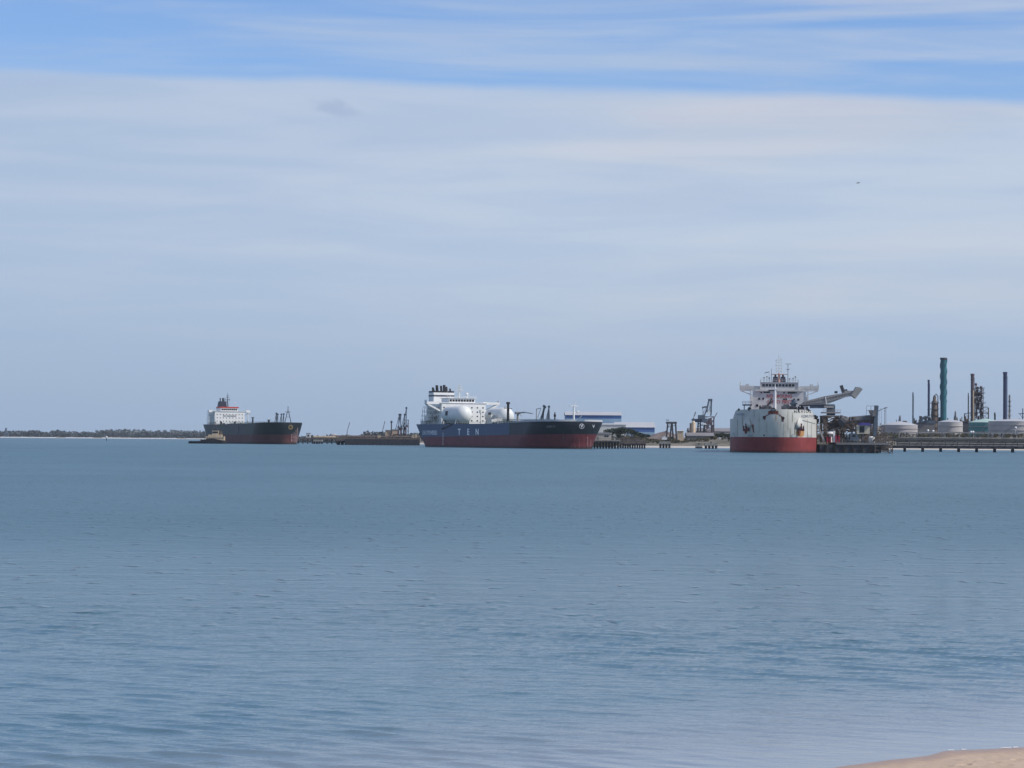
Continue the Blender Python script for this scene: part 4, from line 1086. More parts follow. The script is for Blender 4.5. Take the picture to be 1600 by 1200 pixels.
    for a, b in zip(pts[:-1], pts[1:]): m.bar(a, b, .25)
    S.part('knuckle_seam', m, M_steel)
    # gear hanging off the port quarter
    m = MB(); xq = L3 - 75; a = S.yz(1274, 650, xq)
    for i in range(7): b = S.yz(1272 + random.uniform(0, 6), 650 + i * 1.4, xq); m.box(b.x - 1, b.x + 1, b.y - .8, b.y + .8, b.z - .5, b.z + .5)
    m.tube(S.yz(1273, 658, xq), S.yz(1277.5, 652, xq), .3, .3, 6); m.lathe(S.yz(1275.5, 658, xq), [(1.0, -.2), (1.5, -.2), (1.5, .2), (1.0, .2)], 14, (1, 0, 0)); S.part('pilot_davit', m, M_steeld)
    return S

# ------------------------------------------------------------------ tug by the far tanker
def tug():
    Y = 2300; o = W(325, 691, Y); z = 0
    t = empty('tugboat', (o.x, Y, 0), 'low black tug with cream deckhouse at the stern of the far left tanker', 'tug')
    X = lambda px: (W(px, 688, Y)).x
    m = MB(); a, b = X(294.5), X(354)
    secs = []
    N = 16
    for i in range(N + 1):
        f = i / N; x = a + (b - a) * f
        hw = 5.2 * max(.04, math.sin(min(f * 2.2, 1) * math.pi / 2)) * (1 if f < .9 else 1 - (f - .9) * 3)
        zt = 2.1 + 2.2 * math.exp(-((f - .62) / .22) ** 2) * .9 + (.6 if f > .35 else 0)
        secs.append([(x, Y - hw * .8, -1), (x, Y - hw, .6), (x, Y - hw, zt), (x, Y + hw, zt), (x, Y + hw, .6), (x, Y + hw * .8, -1)])
    vs = [p for s in secs for p in s]; fs = []
    for i in range(N):
        for j in range(6): fs.append((i * 6 + j, i * 6 + (j + 1) % 6, (i + 1) * 6 + (j + 1) % 6, (i + 1) * 6 + j))
    fs += [tuple(range(5, -1, -1)), tuple(range(N * 6, N * 6 + 6))]
    m.add(vs, fs); link('hull', m, M_black, t)
    m = MB(); m.box(X(322), X(351), Y - 4, Y + 4, 3.0, 6.6); m.box(X(326), X(347), Y - 3.6, Y + 3.6, 6.6, 8.2); dh = link('deckhouse', m, M_cream, t)
    for i in range(9):
        x = X(324) + i * 1.75; m = MB(); m.box(x, x + .8, Y - 4.12, Y - 4.02, 4.6, 5.5); link('window', m, M_glass, dh)
    m = MB(); m.box(X(332), X(341.5), Y - 2.8, Y + 2.8, 8.2, 11.4); m.box(X(331.5), X(342), Y - 3, Y + 3, 11.4, 11.7); wh = link('wheelhouse', m, M_cream, t)
    m = MB(); m.box(X(332.5), X(341), Y - 2.95, Y - 2.82, 9.4, 10.7); link('window', m, M_glass, wh)
    m = MB()
    for sg in (-1, 1): m.bar((X(336) + sg * 2.6, Y, 11.7), (X(336), Y, 20), .35)
    m.bar((X(336) - 2, Y, 14.5), (X(336) + 2, Y, 14.5), .25); m.tube((X(336), Y, 18), (X(336), Y, 24), .15, .08, 6); m.box(X(336) - 1.3, X(336) + 1.3, Y - .3, Y + .3, 17.0, 17.4); link('mast', m, M_plum, t)
    m = MB(); m.box(X(343.5), X(347), Y - 1.4, Y + 1.4, 8.2, 11.6); link('funnel', m, M_steelr, t)
    m = MB()
    for i in range(10): m.lathe((X(300 + i * 5.2), Y - 5.35 if i > 2 else Y - 4, 1.7), [(.35, -.15), (.7, -.15), (.7, .15), (.35, .15)], 12, (0, 1, 0))
    link('tyre_fender', m, M_tyre, t)
    m = MB(); m.bar((X(318), Y, 3), (X(322), Y, 6.5), .3); m.tube((X(315), Y - 1.5, 3.2), (X(315), Y + 1.5, 3.2), .9, .9, 10); link('towing_winch', m, M_steelr, t)

# ------------------------------------------------------------------ jetties
def jetty(name, label, px0, px1, Y, ytop, ybot, width, npile, pile_r=.55, deckmat=M_conc, group=None, railon=True):
    """deck on piles; pile feet go below the water"""
    a = W(px0, ytop, Y); b = W(px1, ytop, Y); zt = (a.z + b.z) / 2; zb = W((px0 + px1) / 2, ybot, Y).z
    t = empty(name, ((a.x + b.x) / 2, Y, 0), label, 'jetty', group)
    m = MB(); m.box(a.x, b.x, Y - width / 2, Y + width / 2, zb + .02, zt); link('deck', m, deckmat, t)
    for i in range(npile):
        x = a.x + (b.x - a.x) * (i + .5) / npile
        m = MB(); m.tube((x, Y - width * .38, -2.5), (x, Y - width * .38, zb), pile_r, pile_r, 8); m.tube((x, Y + width * .38, -2.5), (x, Y + width * .38, zb), pile_r, pile_r, 8)
        m.box(x - pile_r * 1.4, x + pile_r * 1.4, Y - width / 2 + .1, Y + width / 2 - .1, zb - .9, zb)
        link('pile_bent', m, M_pile, t)
    if railon:
        m = MB(); rail(m, [(a.x, Y - width / 2 + .1, zt), (b.x, Y - width / 2 + .1, zt)], 1.2, 3.0, .13); link('railing', m, M_steel, t)
    return t, a.x, b.x, zt, zb

def loading_arm(px, top, Y, zb, label, lean=0.0, h2=.55, group='marine loading arms'):
    """riser, folded inboard and outboard arms, counterweight"""
    p = W(px, top, Y); z = p.z
    t = empty('marine_loader', (p.x, Y, zb), label, 'loading arm', group)
    zr = zb + (z - zb) * .42
    m = MB(); m.tube((p.x, Y, zb), (p.x, Y, zr), .55, .5, 8); m.box(p.x - .9, p.x + .9, Y - .9, Y + .9, zb, zb + .5); link('riser', m, M_plum, t)
    m = MB(); m.bar((p.x, Y, zr), (p.x + lean, Y, z), .75, .75); m.tube((p.x + lean, Y - .7, z), (p.x + lean, Y + .7, z), .95, .95, 10); link('inboard_arm', m, M_steelb, t)
    m = MB(); m.bar((p.x + lean, Y - .9, z), (p.x - 2.4, Y - .9, zr - 1.0), .5, .5); m.tube((p.x - 2.4, Y - .9, zr - 1.6), (p.x - 2.4, Y - .9, zr), .45, .45, 8); link('outboard_arm', m, M_steelb, t)
    m = MB(); m.box(p.x + .4, p.x + 1.5, Y + .2, Y + 1.4, zr - 1.6, zr + .6); link('counterweight', m, M_steeld, t)
    return t

def berth_left():
    Y = 2560
    jetty('jetty_trestle', 'thin trestle jetty right of the far left tanker bow', 462, 530, Y, 684.4, 686.4, 6, 9, .5, M_steelr)
    o = W(482, 684, Y); m = MB(); t = empty('jetty_hut', (o.x, Y, o.z), 'small white hut on the thin trestle jetty', 'hut')
    m.box(o.x - 2.2, o.x + 2.2, Y - 2, Y + 2, o.z, o.z + 4.4); link('wall', m, M_offw, t); m = MB(); m.box(o.x - 2.5, o.x + 2.5, Y - 2.3, Y + 2.3, o.z + 4.4, o.z + 4.8); link('roof', m, M_roof, t)
    m = MB(); m.box(o.x - .9, o.x + .9, Y - 2.12, Y - 2.02, o.z + 1.4, o.z + 2.8); link('window', m, M_glass, t)
    # pipes/ gear on the trestle
    m = MB(); a = W(490, 683.6, Y); b = W(530, 683.0, Y)
    for k in range(3): m.tube((a.x, Y - 1.5 + k, a.z + .35 + .5 * k), (b.x, Y - 1.5 + k, a.z + .35 + .5 * k), .35, .35, 7)
    link('pipeline', m, M_cream, label='pale pipes along the thin trestle jetty', cat='pipeline')
    # mooring dolphin under the trestle
    def dolphin(px, w_, top, Y_, label, mat=M_concd, hat=None):
        o = W(px, 690, Y_); zt = W(px, top, Y_).z; hw = w_ / 2
        t = empty('mooring_dolphin', (o.x, Y_, 0), label, 'dolphin', 'mooring dolphins')
        m = MB(); m.box(o.x - hw, o.x + hw, Y_ - hw * .8, Y_ + hw * .8, zt - 1.8, zt); link('cap', m, M_conc, t)
        for i in range(4):
            x = o.x - hw * .8 + hw * 1.6 * i / 3; m = MB(); m.tube((x * 1.0, Y_ - hw * .5, -2.5), (x, Y_ - hw * .5, zt - 1.8), .75, .75, 8); m.tube((x, Y_ + hw * .5, -2.5), (x, Y_ + hw * .5, zt - 1.8), .75, .75, 8); link('pile', m, M_pile, t)
        m = MB(); m.tube((o.x, Y_, zt), (o.x, Y_, zt + 1.1), .45, .6, 8); rail(m, [(o.x - hw, Y_ - hw * .75, zt), (o.x + hw, Y_ - hw * .75, zt)], 1.1, 2, .12); link('bollard', m, M_steeld, t)
        return o.x, zt
    dolphin(497, 9, 687, 2540, 'dark dolphin under the thin trestle jetty')
    # main left berth: long dark platform
    Yb = 2200
    t, xa, xb, zt, zb = jetty('oil_berth', 'long dark loading berth between the two tankers', 526, 657, Yb, 683.8, 689.2, 24, 22, .8, M_steelr)
    m = MB(); m.box(xa + 8, xb - 1, Yb - 12.6, Yb - 12.1, .3, zb + 1.6); link('fender_wall', m, M_concd, t)
    # clutter of pipes and valves on the berth
    m = MB()
    for k in range(5): m.tube((xa, Yb - 8 + k * 1.6, zt + .6 + .2 * k), (xb, Yb - 8 + k * 1.6, zt + .6 + .2 * k), .38, .38, 7)
    for i in range(34):
        x = random.uniform(xa + 4, xb - 2); s_ = random.uniform(.3, .9); y = Yb + random.uniform(-9, 6); m.box(x - s_, x + s_, y - s_, y + s_, zt, zt + random.uniform(.8, 2.6))
    for i in range(16): x = xa + (xb - xa) * i / 16; m.bar((x, Yb - 9, zt), (x, Yb - 9, zt + 1.8), .3)
    link('pipe_manifold', m, M_steelr, label='rusty pipes and valves along the long dark berth', cat='pipes')
    P = lambda px, py: W(px, py, Yb)
    # operators building
    a = P(602, 683); b = P(621, 672.5); o = empty('control_building', ((a.x + b.x) / 2, Yb + 4, zt), 'tan building on the long dark berth left of the loading arms', 'building')
    m = MB(); m.box(a.x, a.x + 6, Yb, Yb + 7, zt, b.z); m.box(a.x + 6, b.x, Yb - 1, Yb + 8, zt, b.z + .6); link('wall', m, paint('tan_wall', (.50, .38, .28), .8, .12, .3), o)
    m = MB(); m.box(a.x - .3, a.x + 5.9, Yb - .4, Yb + 7.4, b.z + .02, b.z + .4); m.box(a.x + 5.9, b.x + .4, Yb - 1.4, Yb + 8.4, b.z + .62, b.z + 1.0); link('roof', m, M_roof, o)
    for i in range(3): m = MB(); m.box(a.x + 7 + i * 1.3, a.x + 7.8 + i * 1.3, Yb - 1.1, Yb - 1.02, zt + 2, zt + 3.4); link('window', m, M_glass, o)
    p = P(612, 657.5); m = MB(); m.tube((p.x, Yb - 4, zt), (p.x, Yb - 4, p.z - 1.5), .55, .5, 8); m.box(p.x - 1.3, p.x + 1.3, Yb - 5, Yb - 3, p.z - 1.6, p.z - 1.2); m.tube((p.x, Yb - 4, p.z - 1.2), (p.x, Yb - 4, p.z), .8, .8, 8)
    link('fire_monitor_tower', m, M_steeld, label='dark post with round head beside the tan berth building', cat='tower')
    t = empty('gangway_crane', (P(611, 682).x, Yb - 6, zt), 'brown jib crane in front of the tan berth building', 'crane')
    m = MB(); q = P(611, 682); m.tube((q.x, Yb - 6, zt), (q.x, Yb - 6, zt + 3.2), .8, .6, 8); link('pedestal', m, M_steelr, t)
    m = MB(); e = P(603, 673); m.bar((q.x, Yb - 6, zt + 3), (e.x, Yb - 6, e.z), .6, .8); m.bar((q.x + .5, Yb - 6, zt + 3), (q.x + 1.5, Yb - 6, zt + 6), .4); m.bar((q.x + 1.5, Yb - 6, zt + 6), (e.x, Yb - 6, e.z + .3), .18); link('jib', m, M_steelr, t)
    # loading arms
    loading_arm(623, 648, Yb, zt, 'leftmost blue grey loading arm on the long dark berth', .6)
    loading_arm(626.5, 648, Yb, zt, 'loading arm second from left on the long dark berth', -.3)
    loading_arm(631, 648, Yb + 2, zt, 'loading arm just left of the tallest one', .8)
    loading_arm(634.5, 637.5, Yb + 1, zt, 'tallest loading arm on the long dark berth', .3)
    t = empty('loading_tower', (P(635, 684).x, Yb + 3, zt), 'plum steel lattice tower around the loading arms', 'tower')
    for (x0, x1, top) in ((621, 628, 666), (631, 638.5, 656)):
        a, b = P(x0, top), P(x1, top); m = MB(); m.truss(((a.x + b.x) / 2, Yb + 4, zt), ((a.x + b.x) / 2, Yb + 4, a.z), b.x - a.x, 3.5, 5, .38)
        for k in range(3): z = zt + (a.z - zt) * (k + 1) / 3; m.box(a.x - .4, b.x + .4, Yb + 2, Yb + 6, z - .15, z)
        link('lattice', m, M_plum, t)
    # little huts toward the blue ship's stern
    for i, (px, w_, h_, lb) in enumerate(((646, 2.2, 2.6, 'small pale cabinet right of the loading arms'), (650.5, 1.7, 3.4, 'taller pale cabinet beside the blue tanker stern'), (593, 2.4, 2.2, 'pale cabinet on the left part of the long berth'))):
        o = P(px, 683); m = MB(); m.box(o.x - w_ / 2, o.x + w_ / 2, Yb - 10, Yb - 8, zt, zt + h_); m.box(o.x - w_ / 2 - .2, o.x + w_ / 2 + .2, Yb - 10.2, Yb - 7.8, zt + h_ + .01, zt + h_ + .3); link('cabinet', m, M_cream, label=lb, cat='cabinet', group='cabinets on the berth')
    # dolphins right of centre
    x, z = dolphin(1039, 8.5, 689.8, 1950, 'dolphin with white light housing off the sandy shore'); m = MB(); m.tube((x - .6, 1950, z), (x - .6, 1950, z + 1.6), .15, .15, 6); m.box(x - 2.2, x + 1.4, 1948.6, 1951.4, z + 1.4, z + 3.0); m.poly([(x - 2.4, 1950, z + 3.0), (x + 1.6, 1950, z + 3.0), (x - .4, 1950, z + 3.9)], (0, 3, 0)); link('light_housing', m, M_white, label='white housing on top of the offshore dolphin', cat='beacon')
    dolphin(1111, 9.5, 692.5, 1900, 'low dolphin just left of the bow-on carrier')
    dolphin(1092, 5, 695, 1980, 'smallest low dolphin left of the bow-on carrier')
    # dark fender cluster under ship two's stern side is part of the berth

def berth_far_left():
    Y = 2480
    t, xa, xb, zt, zb = jetty('tanker_berth', 'berth mostly hidden behind the far left tanker bow', 424, 462, Y, 683.6, 686.6, 14, 6, .7, M_conc, railon=False)
    for px, top, ln, lb in ((431.5, 646, .3, 'leftmost loading arm behind the far left tanker bow'), (434.5, 647.5, -.3, 'second loading arm behind the far left tanker bow'), (439, 647.5, .5, 'third loading arm behind the far left tanker bow'), (443, 647, .3, 'rightmost loading arm beside the far left tanker foremast')):
        loading_arm(px, top, Y, zt, lb, ln)

def berth_mid():
    Y = 1730
    t, xa, xb, zt, zb = jetty('bow_berth', 'jetty with beige shed just right of the blue tanker bow', 922, 968, Y, 687.6, 689.4, 14, 10, .5, M_conc)
    P = lambda px, py: W(px, py, Y)
    a, b = P(927, 687.5), P(955, 677.5); o = empty('jetty_shed', ((a.x + b.x) / 2, Y, zt), 'beige shed on the jetty right of the blue tanker bow', 'shed')
    m = MB(); m.box(a.x, b.x, Y - 4, Y + 4, zt, b.z); link('wall', m, paint('beige_cladding', (.42, .39, .34), .8, .08, .2, .2), o)
    m = MB(); m.box(a.x - .4, b.x + .4, Y - 4.5, Y + 4.5, b.z + .02, b.z + .5); link('roof', m, M_roof, o)
    for px in (945.5, 949): q = P(px, 681.5); m = MB(); m.box(q.x - .65, q.x + .65, Y - 4.12, Y - 4.02, q.z - .5, q.z + .5); link('window', m, M_glass, o)
    m = MB(); q = P(934, 682); m.box(q.x - .6, q.x + .6, Y - 4.12, Y - 4.02, zt + .1, zt + 2.3); link('door', m, M_steel, o)
    # cable-stayed gangway frame
    m = MB(); p1 = P(961, 677); m.bar((p1.x, Y, zt), (p1.x, Y, p1.z), .4); m.bar((p1.x, Y, p1.z - 3), (P(950, 676).x, Y, P(950, 675.5).z), .25); m.bar((P(950, 676).x, Y, P(950, 675.5).z), (P(932, 676.2).x, Y, P(932, 676.2).z), .3); m.bar((P(932, 676.2).x, Y, P(932, 676.2).z), (P(928, 684).x, Y, zt), .3)
    link('hoist_frame', m, M_steel, label='thin steel hoist frame over the beige jetty shed', cat='frame')
    # rusty approach trestle going right and away
    Y2 = 1800; t, xa, xb, zt, zb = jetty('rusty_trestle', 'rusty brown trestle right of the beige jetty shed', 968, 1009, Y2, 690.4, 693.2, 9, 11, .45, M_steelr)
    m = MB(); Q = lambda px, py: W(px, py, Y2)
    m.truss((Q(969, 686).x, Y2, zt + 2.0), (Q(1000, 690).x, Y2, zt + 1.3), 4, 2.6, 11, .35)
    for i in range(18):
        x = random.uniform(Q(966, 690).x, Q(1008, 690).x); s_ = random.uniform(.3, .8); m.box(x - s_, x + s_, Y2 - 3 - s_, Y2 - 3 + s_, zt, zt + random.uniform(.8, 3.0))
    link('pipe_rack', m, M_steelr, label='rusty lattice pipe rack on the brown trestle', cat='pipe rack')
    for (px, top, lb) in ((982.5, 675, 'thin light pole above the rusty trestle'),):
        q = Q(px, top); m = MB(); m.tube((q.x, Y2, zt), (q.x, Y2, q.z), .14, .09, 6); m.box(q.x - .7, q.x + .7, Y2 - .2, Y2 + .2, q.z, q.z + .2); link('light_pole', m, M_steel, label=lb, cat='pole')
    q = W(980, 683, 1990); m = MB(); m.sphere((q.x, 1990, q.z - 1.5), 3.6, 16, .75); m.box(q.x - 3.6, q.x + 3.6, 1988, 1992, q.z - 3.0, q.z - 1.6)
    # arms behind ship two at its own berth on the far side
    Yb = 1830
    t, xa, xb, zt, zb = jetty('far_side_berth', 'berth behind the blue tanker carrying loading arms', 820, 905, Yb, 686, 689, 18, 10, .7, M_conc, railon=False)
    loading_arm(844, 636, Yb, zt, 'bent loading arm rising behind the blue tanker', 3.5)
    loading_arm(848.5, 634.5, Yb, zt, 'pinkish upright loading arm behind the blue tanker deck', .6)
    loading_arm(856, 635.5, Yb - 2, zt, 'left one of the dark arms behind the blue tanker', .8)
    loading_arm(858.8, 635.5, Yb + 2, zt, 'right one of the dark arms behind the blue tanker', -.5)

def unloader():
    """travelling bulk unloader on its black berth, right of the carrier"""
    Y = 1335
    C = lambda zx, zy: (1240 + zx / 9.23, 590 + zy / 9.23)
    def P(zx, zy, y=Y): return W(*C(zx, zy), y)
    a = P(345, 950); b = P(1190, 950); zt = P(800, 935).z
    t = empty('black_berth', ((a.x + b.x) / 2, Y + 6, 0), 'black walled berth under the bulk unloader beside the carrier', 'berth')
    m = MB(); m.box(a.x, b.x, Y - 10, Y + 26, -2, zt - 1.2); link('quay_wall', m, M_concd, t)
    m = MB(); m.box(a.x + 8.5, P(1330, 950).x, Y - 10.6, Y + 26.6, zt - 1.18, zt); link('deck', m, M_wall, t)
    m = MB(); rail(m, [(a.x + 9, Y - 10.3, zt), (P(1330, 950).x, Y - 10.3, zt)], 1.3, 2.2, .12); link('railing', m, M_steel, t)
    for i in range(7):
        x = a.x + 3 + i * 4.7; m = MB(); m.box(x - .5, x + .5, Y - 10.7, Y - 10.05, .2, zt - 1.6); link('fender', m, M_tyre, t)
    # right corner: brown braced dolphin
    c = P(1260, 1000); o = empty('braced_dolphin', (c.x, Y - 2, 0), 'brown braced dolphin at the right corner of the black berth', 'dolphin')
    m = MB(); m.truss((c.x, Y - 3, -2), (c.x, Y - 3, P(1260, 850).z), 14.5, 9, 6, .5); link('frame', m, M_steelr, o)
    m = MB(); x0 = P(1190, 900).x; m.box(x0 + .1, P(1335, 900).x, Y - 8, Y + 3, zt - 2.4, zt - 1.25); m.box(x0 + .4, x0 + 4, Y - 7, Y - 2, zt - 4.2, zt - 2.45); link('platform', m, M_steelr, o)
    # stair tower at left
    o = empty('stair_tower', (P(385, 900).x, Y - 4, zt), 'lattice stair tower with pale gangway right beside the carrier hull', 'tower')
    m = MB(); x0, x1 = P(352, 900).x, P(430, 900).x; m.truss(((x0 + x1) / 2, Y - 4, zt - 1), ((x0 + x1) / 2, Y - 4, P(380, 665).z), x1 - x0, 5, 8, .3); link('frame', m, M_steelr, o)
    m = MB(); m.bar(P(352, 700, Y - 7.5), P(440, 925, Y - 7.5), 1.0, .7); m.bar(P(362, 695, Y - 7.5), P(450, 915, Y - 7.5), .3, .3); link('gangway', m, M_pipe, o)
    # ---------------- machine
    o = empty('bulk_unloader', (P(570, 900).x, Y + 8, zt), 'grey bulk unloader with long boom reaching over the carrier deck', 'unloader')
    m = MB()
    for zx in (450, 690):
        for yy in (Y + 1, Y + 16):
            q = P(zx, 700); m.bar((q.x, yy, zt), (q.x, yy, P(zx, 545).z), 1.1)
    for (zx0, zx1, zy) in ((430, 700, 545), (430, 720, 640), (450, 800, 755)):
        p0, p1 = P(zx0, zy), P(zx1, zy); m.box(p0.x, p1.x, Y, Y + 17, p0.z - .6, p0.z)
    p0, p1 = P(430, 545), P(500, 640); m.box(p0.x, p1.x, Y + 1, Y + 8, p1.z + .01, p0.z - .7)
    for s0, s1 in (((450, 640), (690, 545)), ((450, 545), (690, 640)), ((450, 755), (690, 640)), ((450, 640), (560, 755))): m.bar(P(*s0, Y + .5), P(*s1, Y + .5), .5)
    link('portal_frame', m, M_steelr, o)
    m = MB(); p0, p1 = P(512, 540), P(618, 405); m.box(p0.x, p1.x, Y + 5, Y + 11, p0.z, p1.z); link('slewing_column', m, M_steelb, o)
    m = MB(); p0, p1 = P(455, 435), P(590, 405); m.box(p0.x, p1.x, Y + 3.5, Y + 12.5, p0.z, p1.z); p0, p1 = P(435, 512), P(690, 495); m.box(p0.x, p1.x, Y + 3, Y + 13, p0.z, p1.z)
    rail(m, [(p0.x, Y + 3, p1.z), (p1.x, Y + 3, p1.z)], 1.2, 1.5, .12); link('walkway', m, M_pipe, o)
    # boom
    m = MB(); top = [(150, 345), (440, 268), (700, 228), (765, 190), (850, 190)]; bot = [(850, 265), (745, 282), (620, 330), (480, 385), (250, 396), (100, 392)]
    m.poly([P(x, y, Y + 8) for x, y in top + bot], (0, 3.2, 0)); bo = link('boom', m, M_boom, o)
    m = MB()
    for i in range(16):
        f = i / 16; x = 150 + 690 * f; yt = 345 - 155 * f - 6; yb_ = 396 - 130 * f ** 1.2
        m.bar(P(x, yt, Y + 6.2), P(x + 20, yb_, Y + 6.2), .25)
    m.bar(P(150, 360, Y + 6.2), P(840, 205, Y + 6.2), .45); m.bar(P(120, 388, Y + 6.2), P(500, 335, Y + 6.2), .4); m.bar(P(500, 335, Y + 6.2), P(840, 255, Y + 6.2), .4)
    link('boom_bracing', m, M_pipe, bo)
    m = MB(); m.poly([P(453, 280, Y + 5.8), P(463, 280, Y + 5.8), P(482, 385, Y + 5.8), P(470, 385, Y + 5.8)], (0, .4, 0)); link('boom_strut', m, M_white, bo)
    m = MB(); m.poly([P(x, y, Y + 8) for x, y in ((895, 135), (942, 140), (988, 168), (885, 302), (818, 250), (860, 200))], (0, 5.5, 0)); link('counterweight', m, M_boom, o)
    m = MB(); m.bar(P(685, 112, Y + 8), P(735, 262, Y + 8), 1.6, 1.6); m.bar(P(735, 180, Y + 8), P(775, 180, Y + 8), .8); m.box(P(622, 0).x, P(658, 0).x, Y + 6.5, Y + 9.5, P(0, 218).z, P(0, 185).z); link('mast', m, M_steeld, o)
    m = MB(); p0, p1 = P(80, 432), P(450, 405); m.bar(P(80, 400, Y + 8), P(590, 398, Y + 8), 2.0, .9); m.bar(P(235, 420, Y + 8), P(450, 420, Y + 8), 2.4, 1.6); link('lower_conveyor', m, M_steelb, o)
    m = MB(); p0, p1 = P(520, 738), P(735, 655); m.box(p0.x, p1.x, Y + 1.5, Y + 12, p0.z, p1.z); p0, p1 = P(555, 655), P(620, 625); m.box(p0.x, p1.x, Y + 1, Y + 9, p0.z, p1.z); p0, p1 = P(650, 640), P(735, 560); m.tube(P(660, 600, Y - 1), P(735, 660, Y - 1), 2.6, 3.2, 12); link('machinery_house', m, M_steeld, o)
    m = MB()
    for i in range(110):
        zx = random.uniform(440, 900); zy = random.uniform(570, 800); q = P(zx, zy, Y + random.uniform(-1.5, 12)); s_ = random.uniform(.25, 1.0); m.box(q.x - s_, q.x + s_, q.y - s_, q.y + s_, q.z - s_ * .6, q.z + s_ * .6)
    link('machine_details', m, M_steelr, o)
    # sloping conveyor gallery to the transfer tower
    o2 = empty('conveyor_gallery', (P(950, 900).x, Y + 10, zt), 'long sloping conveyor gallery running right from the unloader', 'conveyor')
    m = MB(); m.bar(P(700, 640, Y + 10), P(1190, 598, Y + 10), 3.0, 4.8); link('gallery', m, M_steel, o2)
    m = MB(); m.truss(P(700, 690, Y + 10), P(1190, 640, Y + 10), 4, 3.4, 14, .3)
    for zx in (760, 880, 1020, 1130): q = P(zx, 700); m.bar((q.x, Y + 9, zt), (q.x, Y + 9, q.z + 2), .5); m.bar((q.x + .1, Y + 12, zt), (q.x + .1, Y + 12, q.z + 2), .5)
    m.box(P(745, 0).x, P(900, 0).x, Y + 7, Y + 13, P(0, 735).z, P(0, 665).z); link('support_truss', m, M_steelr, o2)
    for k in range(6): q = P(745 + k * 22, 578 + (k % 3) * 4); m = MB(); m.tube((q.x, Y + 8.5, q.z - 1.5), (q.x, Y + 8.5, q.z + .6), .5, .5, 8); link('roller_cover', m, M_offw if k % 2 else M_steeld, o2)
    o3 = empty('transfer_tower', (P(1195, 900).x, Y + 10, zt), 'tall dark mast with trapezoid hopper at the right end of the gallery', 'tower')
    m = MB(); m.bar((P(1195, 0).x, Y + 8, zt), P(1195, 405, Y + 8), 1.9, 2.6); m.tube(P(1195, 420, Y + 8), P(1195, 400, Y + 8), 1.5, .8, 10); link('mast', m, M_steelb, o3)
    m = MB(); m.poly([P(x, y, Y + 9) for x, y in ((1088, 470), (1180, 470), (1180, 560), (1125, 560), (1105, 520))], (0, 5, 0)); link('hopper', m, M_steel, o3)
    m = MB(); m.truss((P(1160, 0).x, Y + 12, zt), (P(1160, 0).x, Y + 12, P(0, 560).z), 8.5, 6, 7, .35); rail(m, [P(1050, 560, Y + 6), P(1180, 560, Y + 6)], 5.5, 1.6, .16); link('frame', m, M_steelr, o3)
    # things standing on the deck
    o4 = empty('operator_cabin', (P(985, 900).x, Y - 2, zt), 'cream cabin with purple awning on the unloader berth', 'cabin')
    m = MB(); p0, p1 = P(892, 810), P(1080, 685); m.box(p0.x, p1.x, Y - 5, Y + 2, p0.z, p1.z); link('wall', m, paint('cream_wall', (.50, .45, .35), .8, .12, .3, .3), o4)
    m = MB(); p0, p1 = P(930, 690), P(1110, 652); m.poly([P(930, 688, Y - 2), P(1110, 688, Y - 2), P(1085, 655, Y - 2), P(960, 650, Y - 2)], (0, 8, 0)); link('awning', m, M_purple, o4)
    m = MB(); q = P(967, 745); m.box(q.x - 1.3, q.x + 1.3, Y - 5.12, Y - 5.02, q.z - 1.7, q.z + 1.5); link('window', m, M_glass, o4)
    m = MB(); 
    for zx in (895, 985, 1075): q = P(zx, 860); m.bar((q.x, Y - 4.5, zt), (q.x, Y - 4.5, P(zx, 810).z), .35); m.bar((q.x, Y + 1.5, zt), (q.x, Y + 1.5, P(zx, 810).z), .35)
    link('stilts', m, M_steel, o4)
    # bollards and fire gear, a parked truck, a pale tank
    for i, (zx, lb) in enumerate(((468, 'leftmost red fire cabinet on the black berth'), (492, 'red fire cabinet second from the left on the berth'), (592, 'red fire cabinet right of the white post'), (618, 'red fire cabinet left of the parked truck'))):
        q = P(zx, 915); m = MB(); m.box(q.x - .7, q.x + .7, Y - 8.5, Y - 7.4, zt, zt + (3.4 if i > 1 else 2.6)); m.box(q.x - .85, q.x + .85, Y - 8.6, Y - 7.3, zt + (3.41 if i > 1 else 2.61), zt + (3.7 if i > 1 else 2.9)); link('fire_cabinet', m, paint('fire_red', (.30, .02, .045), .5, .2, .8), label=lb, cat='cabinet', group='red cabinets on the black berth')
    q = P(558, 900); m = MB(); m.box(q.x - .5, q.x + .5, Y - 8, Y - 7.2, zt, P(558, 770).z); m.box(q.x - .8, q.x + .8, Y - 8.1, Y - 7.1, zt, zt + .4); link('white_post', m, M_white, label='white square post among the red cabinets on the berth', cat='post')
    q = P(522, 800); m = MB(); m.sphere((q.x, Y - 4, q.z - .3), 2.2, 14, .45); m.tube((q.x, Y - 4, zt), (q.x, Y - 4, q.z - .5), .8, .7, 8); link('domed_vent', m, M_white, label='white domed vent between red cabinets and the stair tower', cat='vent')
    o5 = empty('tank_truck', (P(830, 900).x, Y - 6, zt), 'dark tank truck parked under the conveyor gallery', 'truck')
    x0, x1 = P(742, 0).x, P(930, 0).x
    m = MB(); zc = P(0, 862).z; r_ = 1.9; m.lathe((x0, Y - 6, zc), [(.2, 0), (r_ * .8, .2), (r_, .9), (r_, x1 - x0 - 6.4), (r_ * .8, x1 - x0 - 5.8), (.2, x1 - x0 - 5.6)], 16, (1, 0, 0)); m.box(x0, x1 - 5.2, Y - 7.2, Y - 4.8, zt + 1.0, zt + 1.5); link('tank', m, M_steelb, o5)
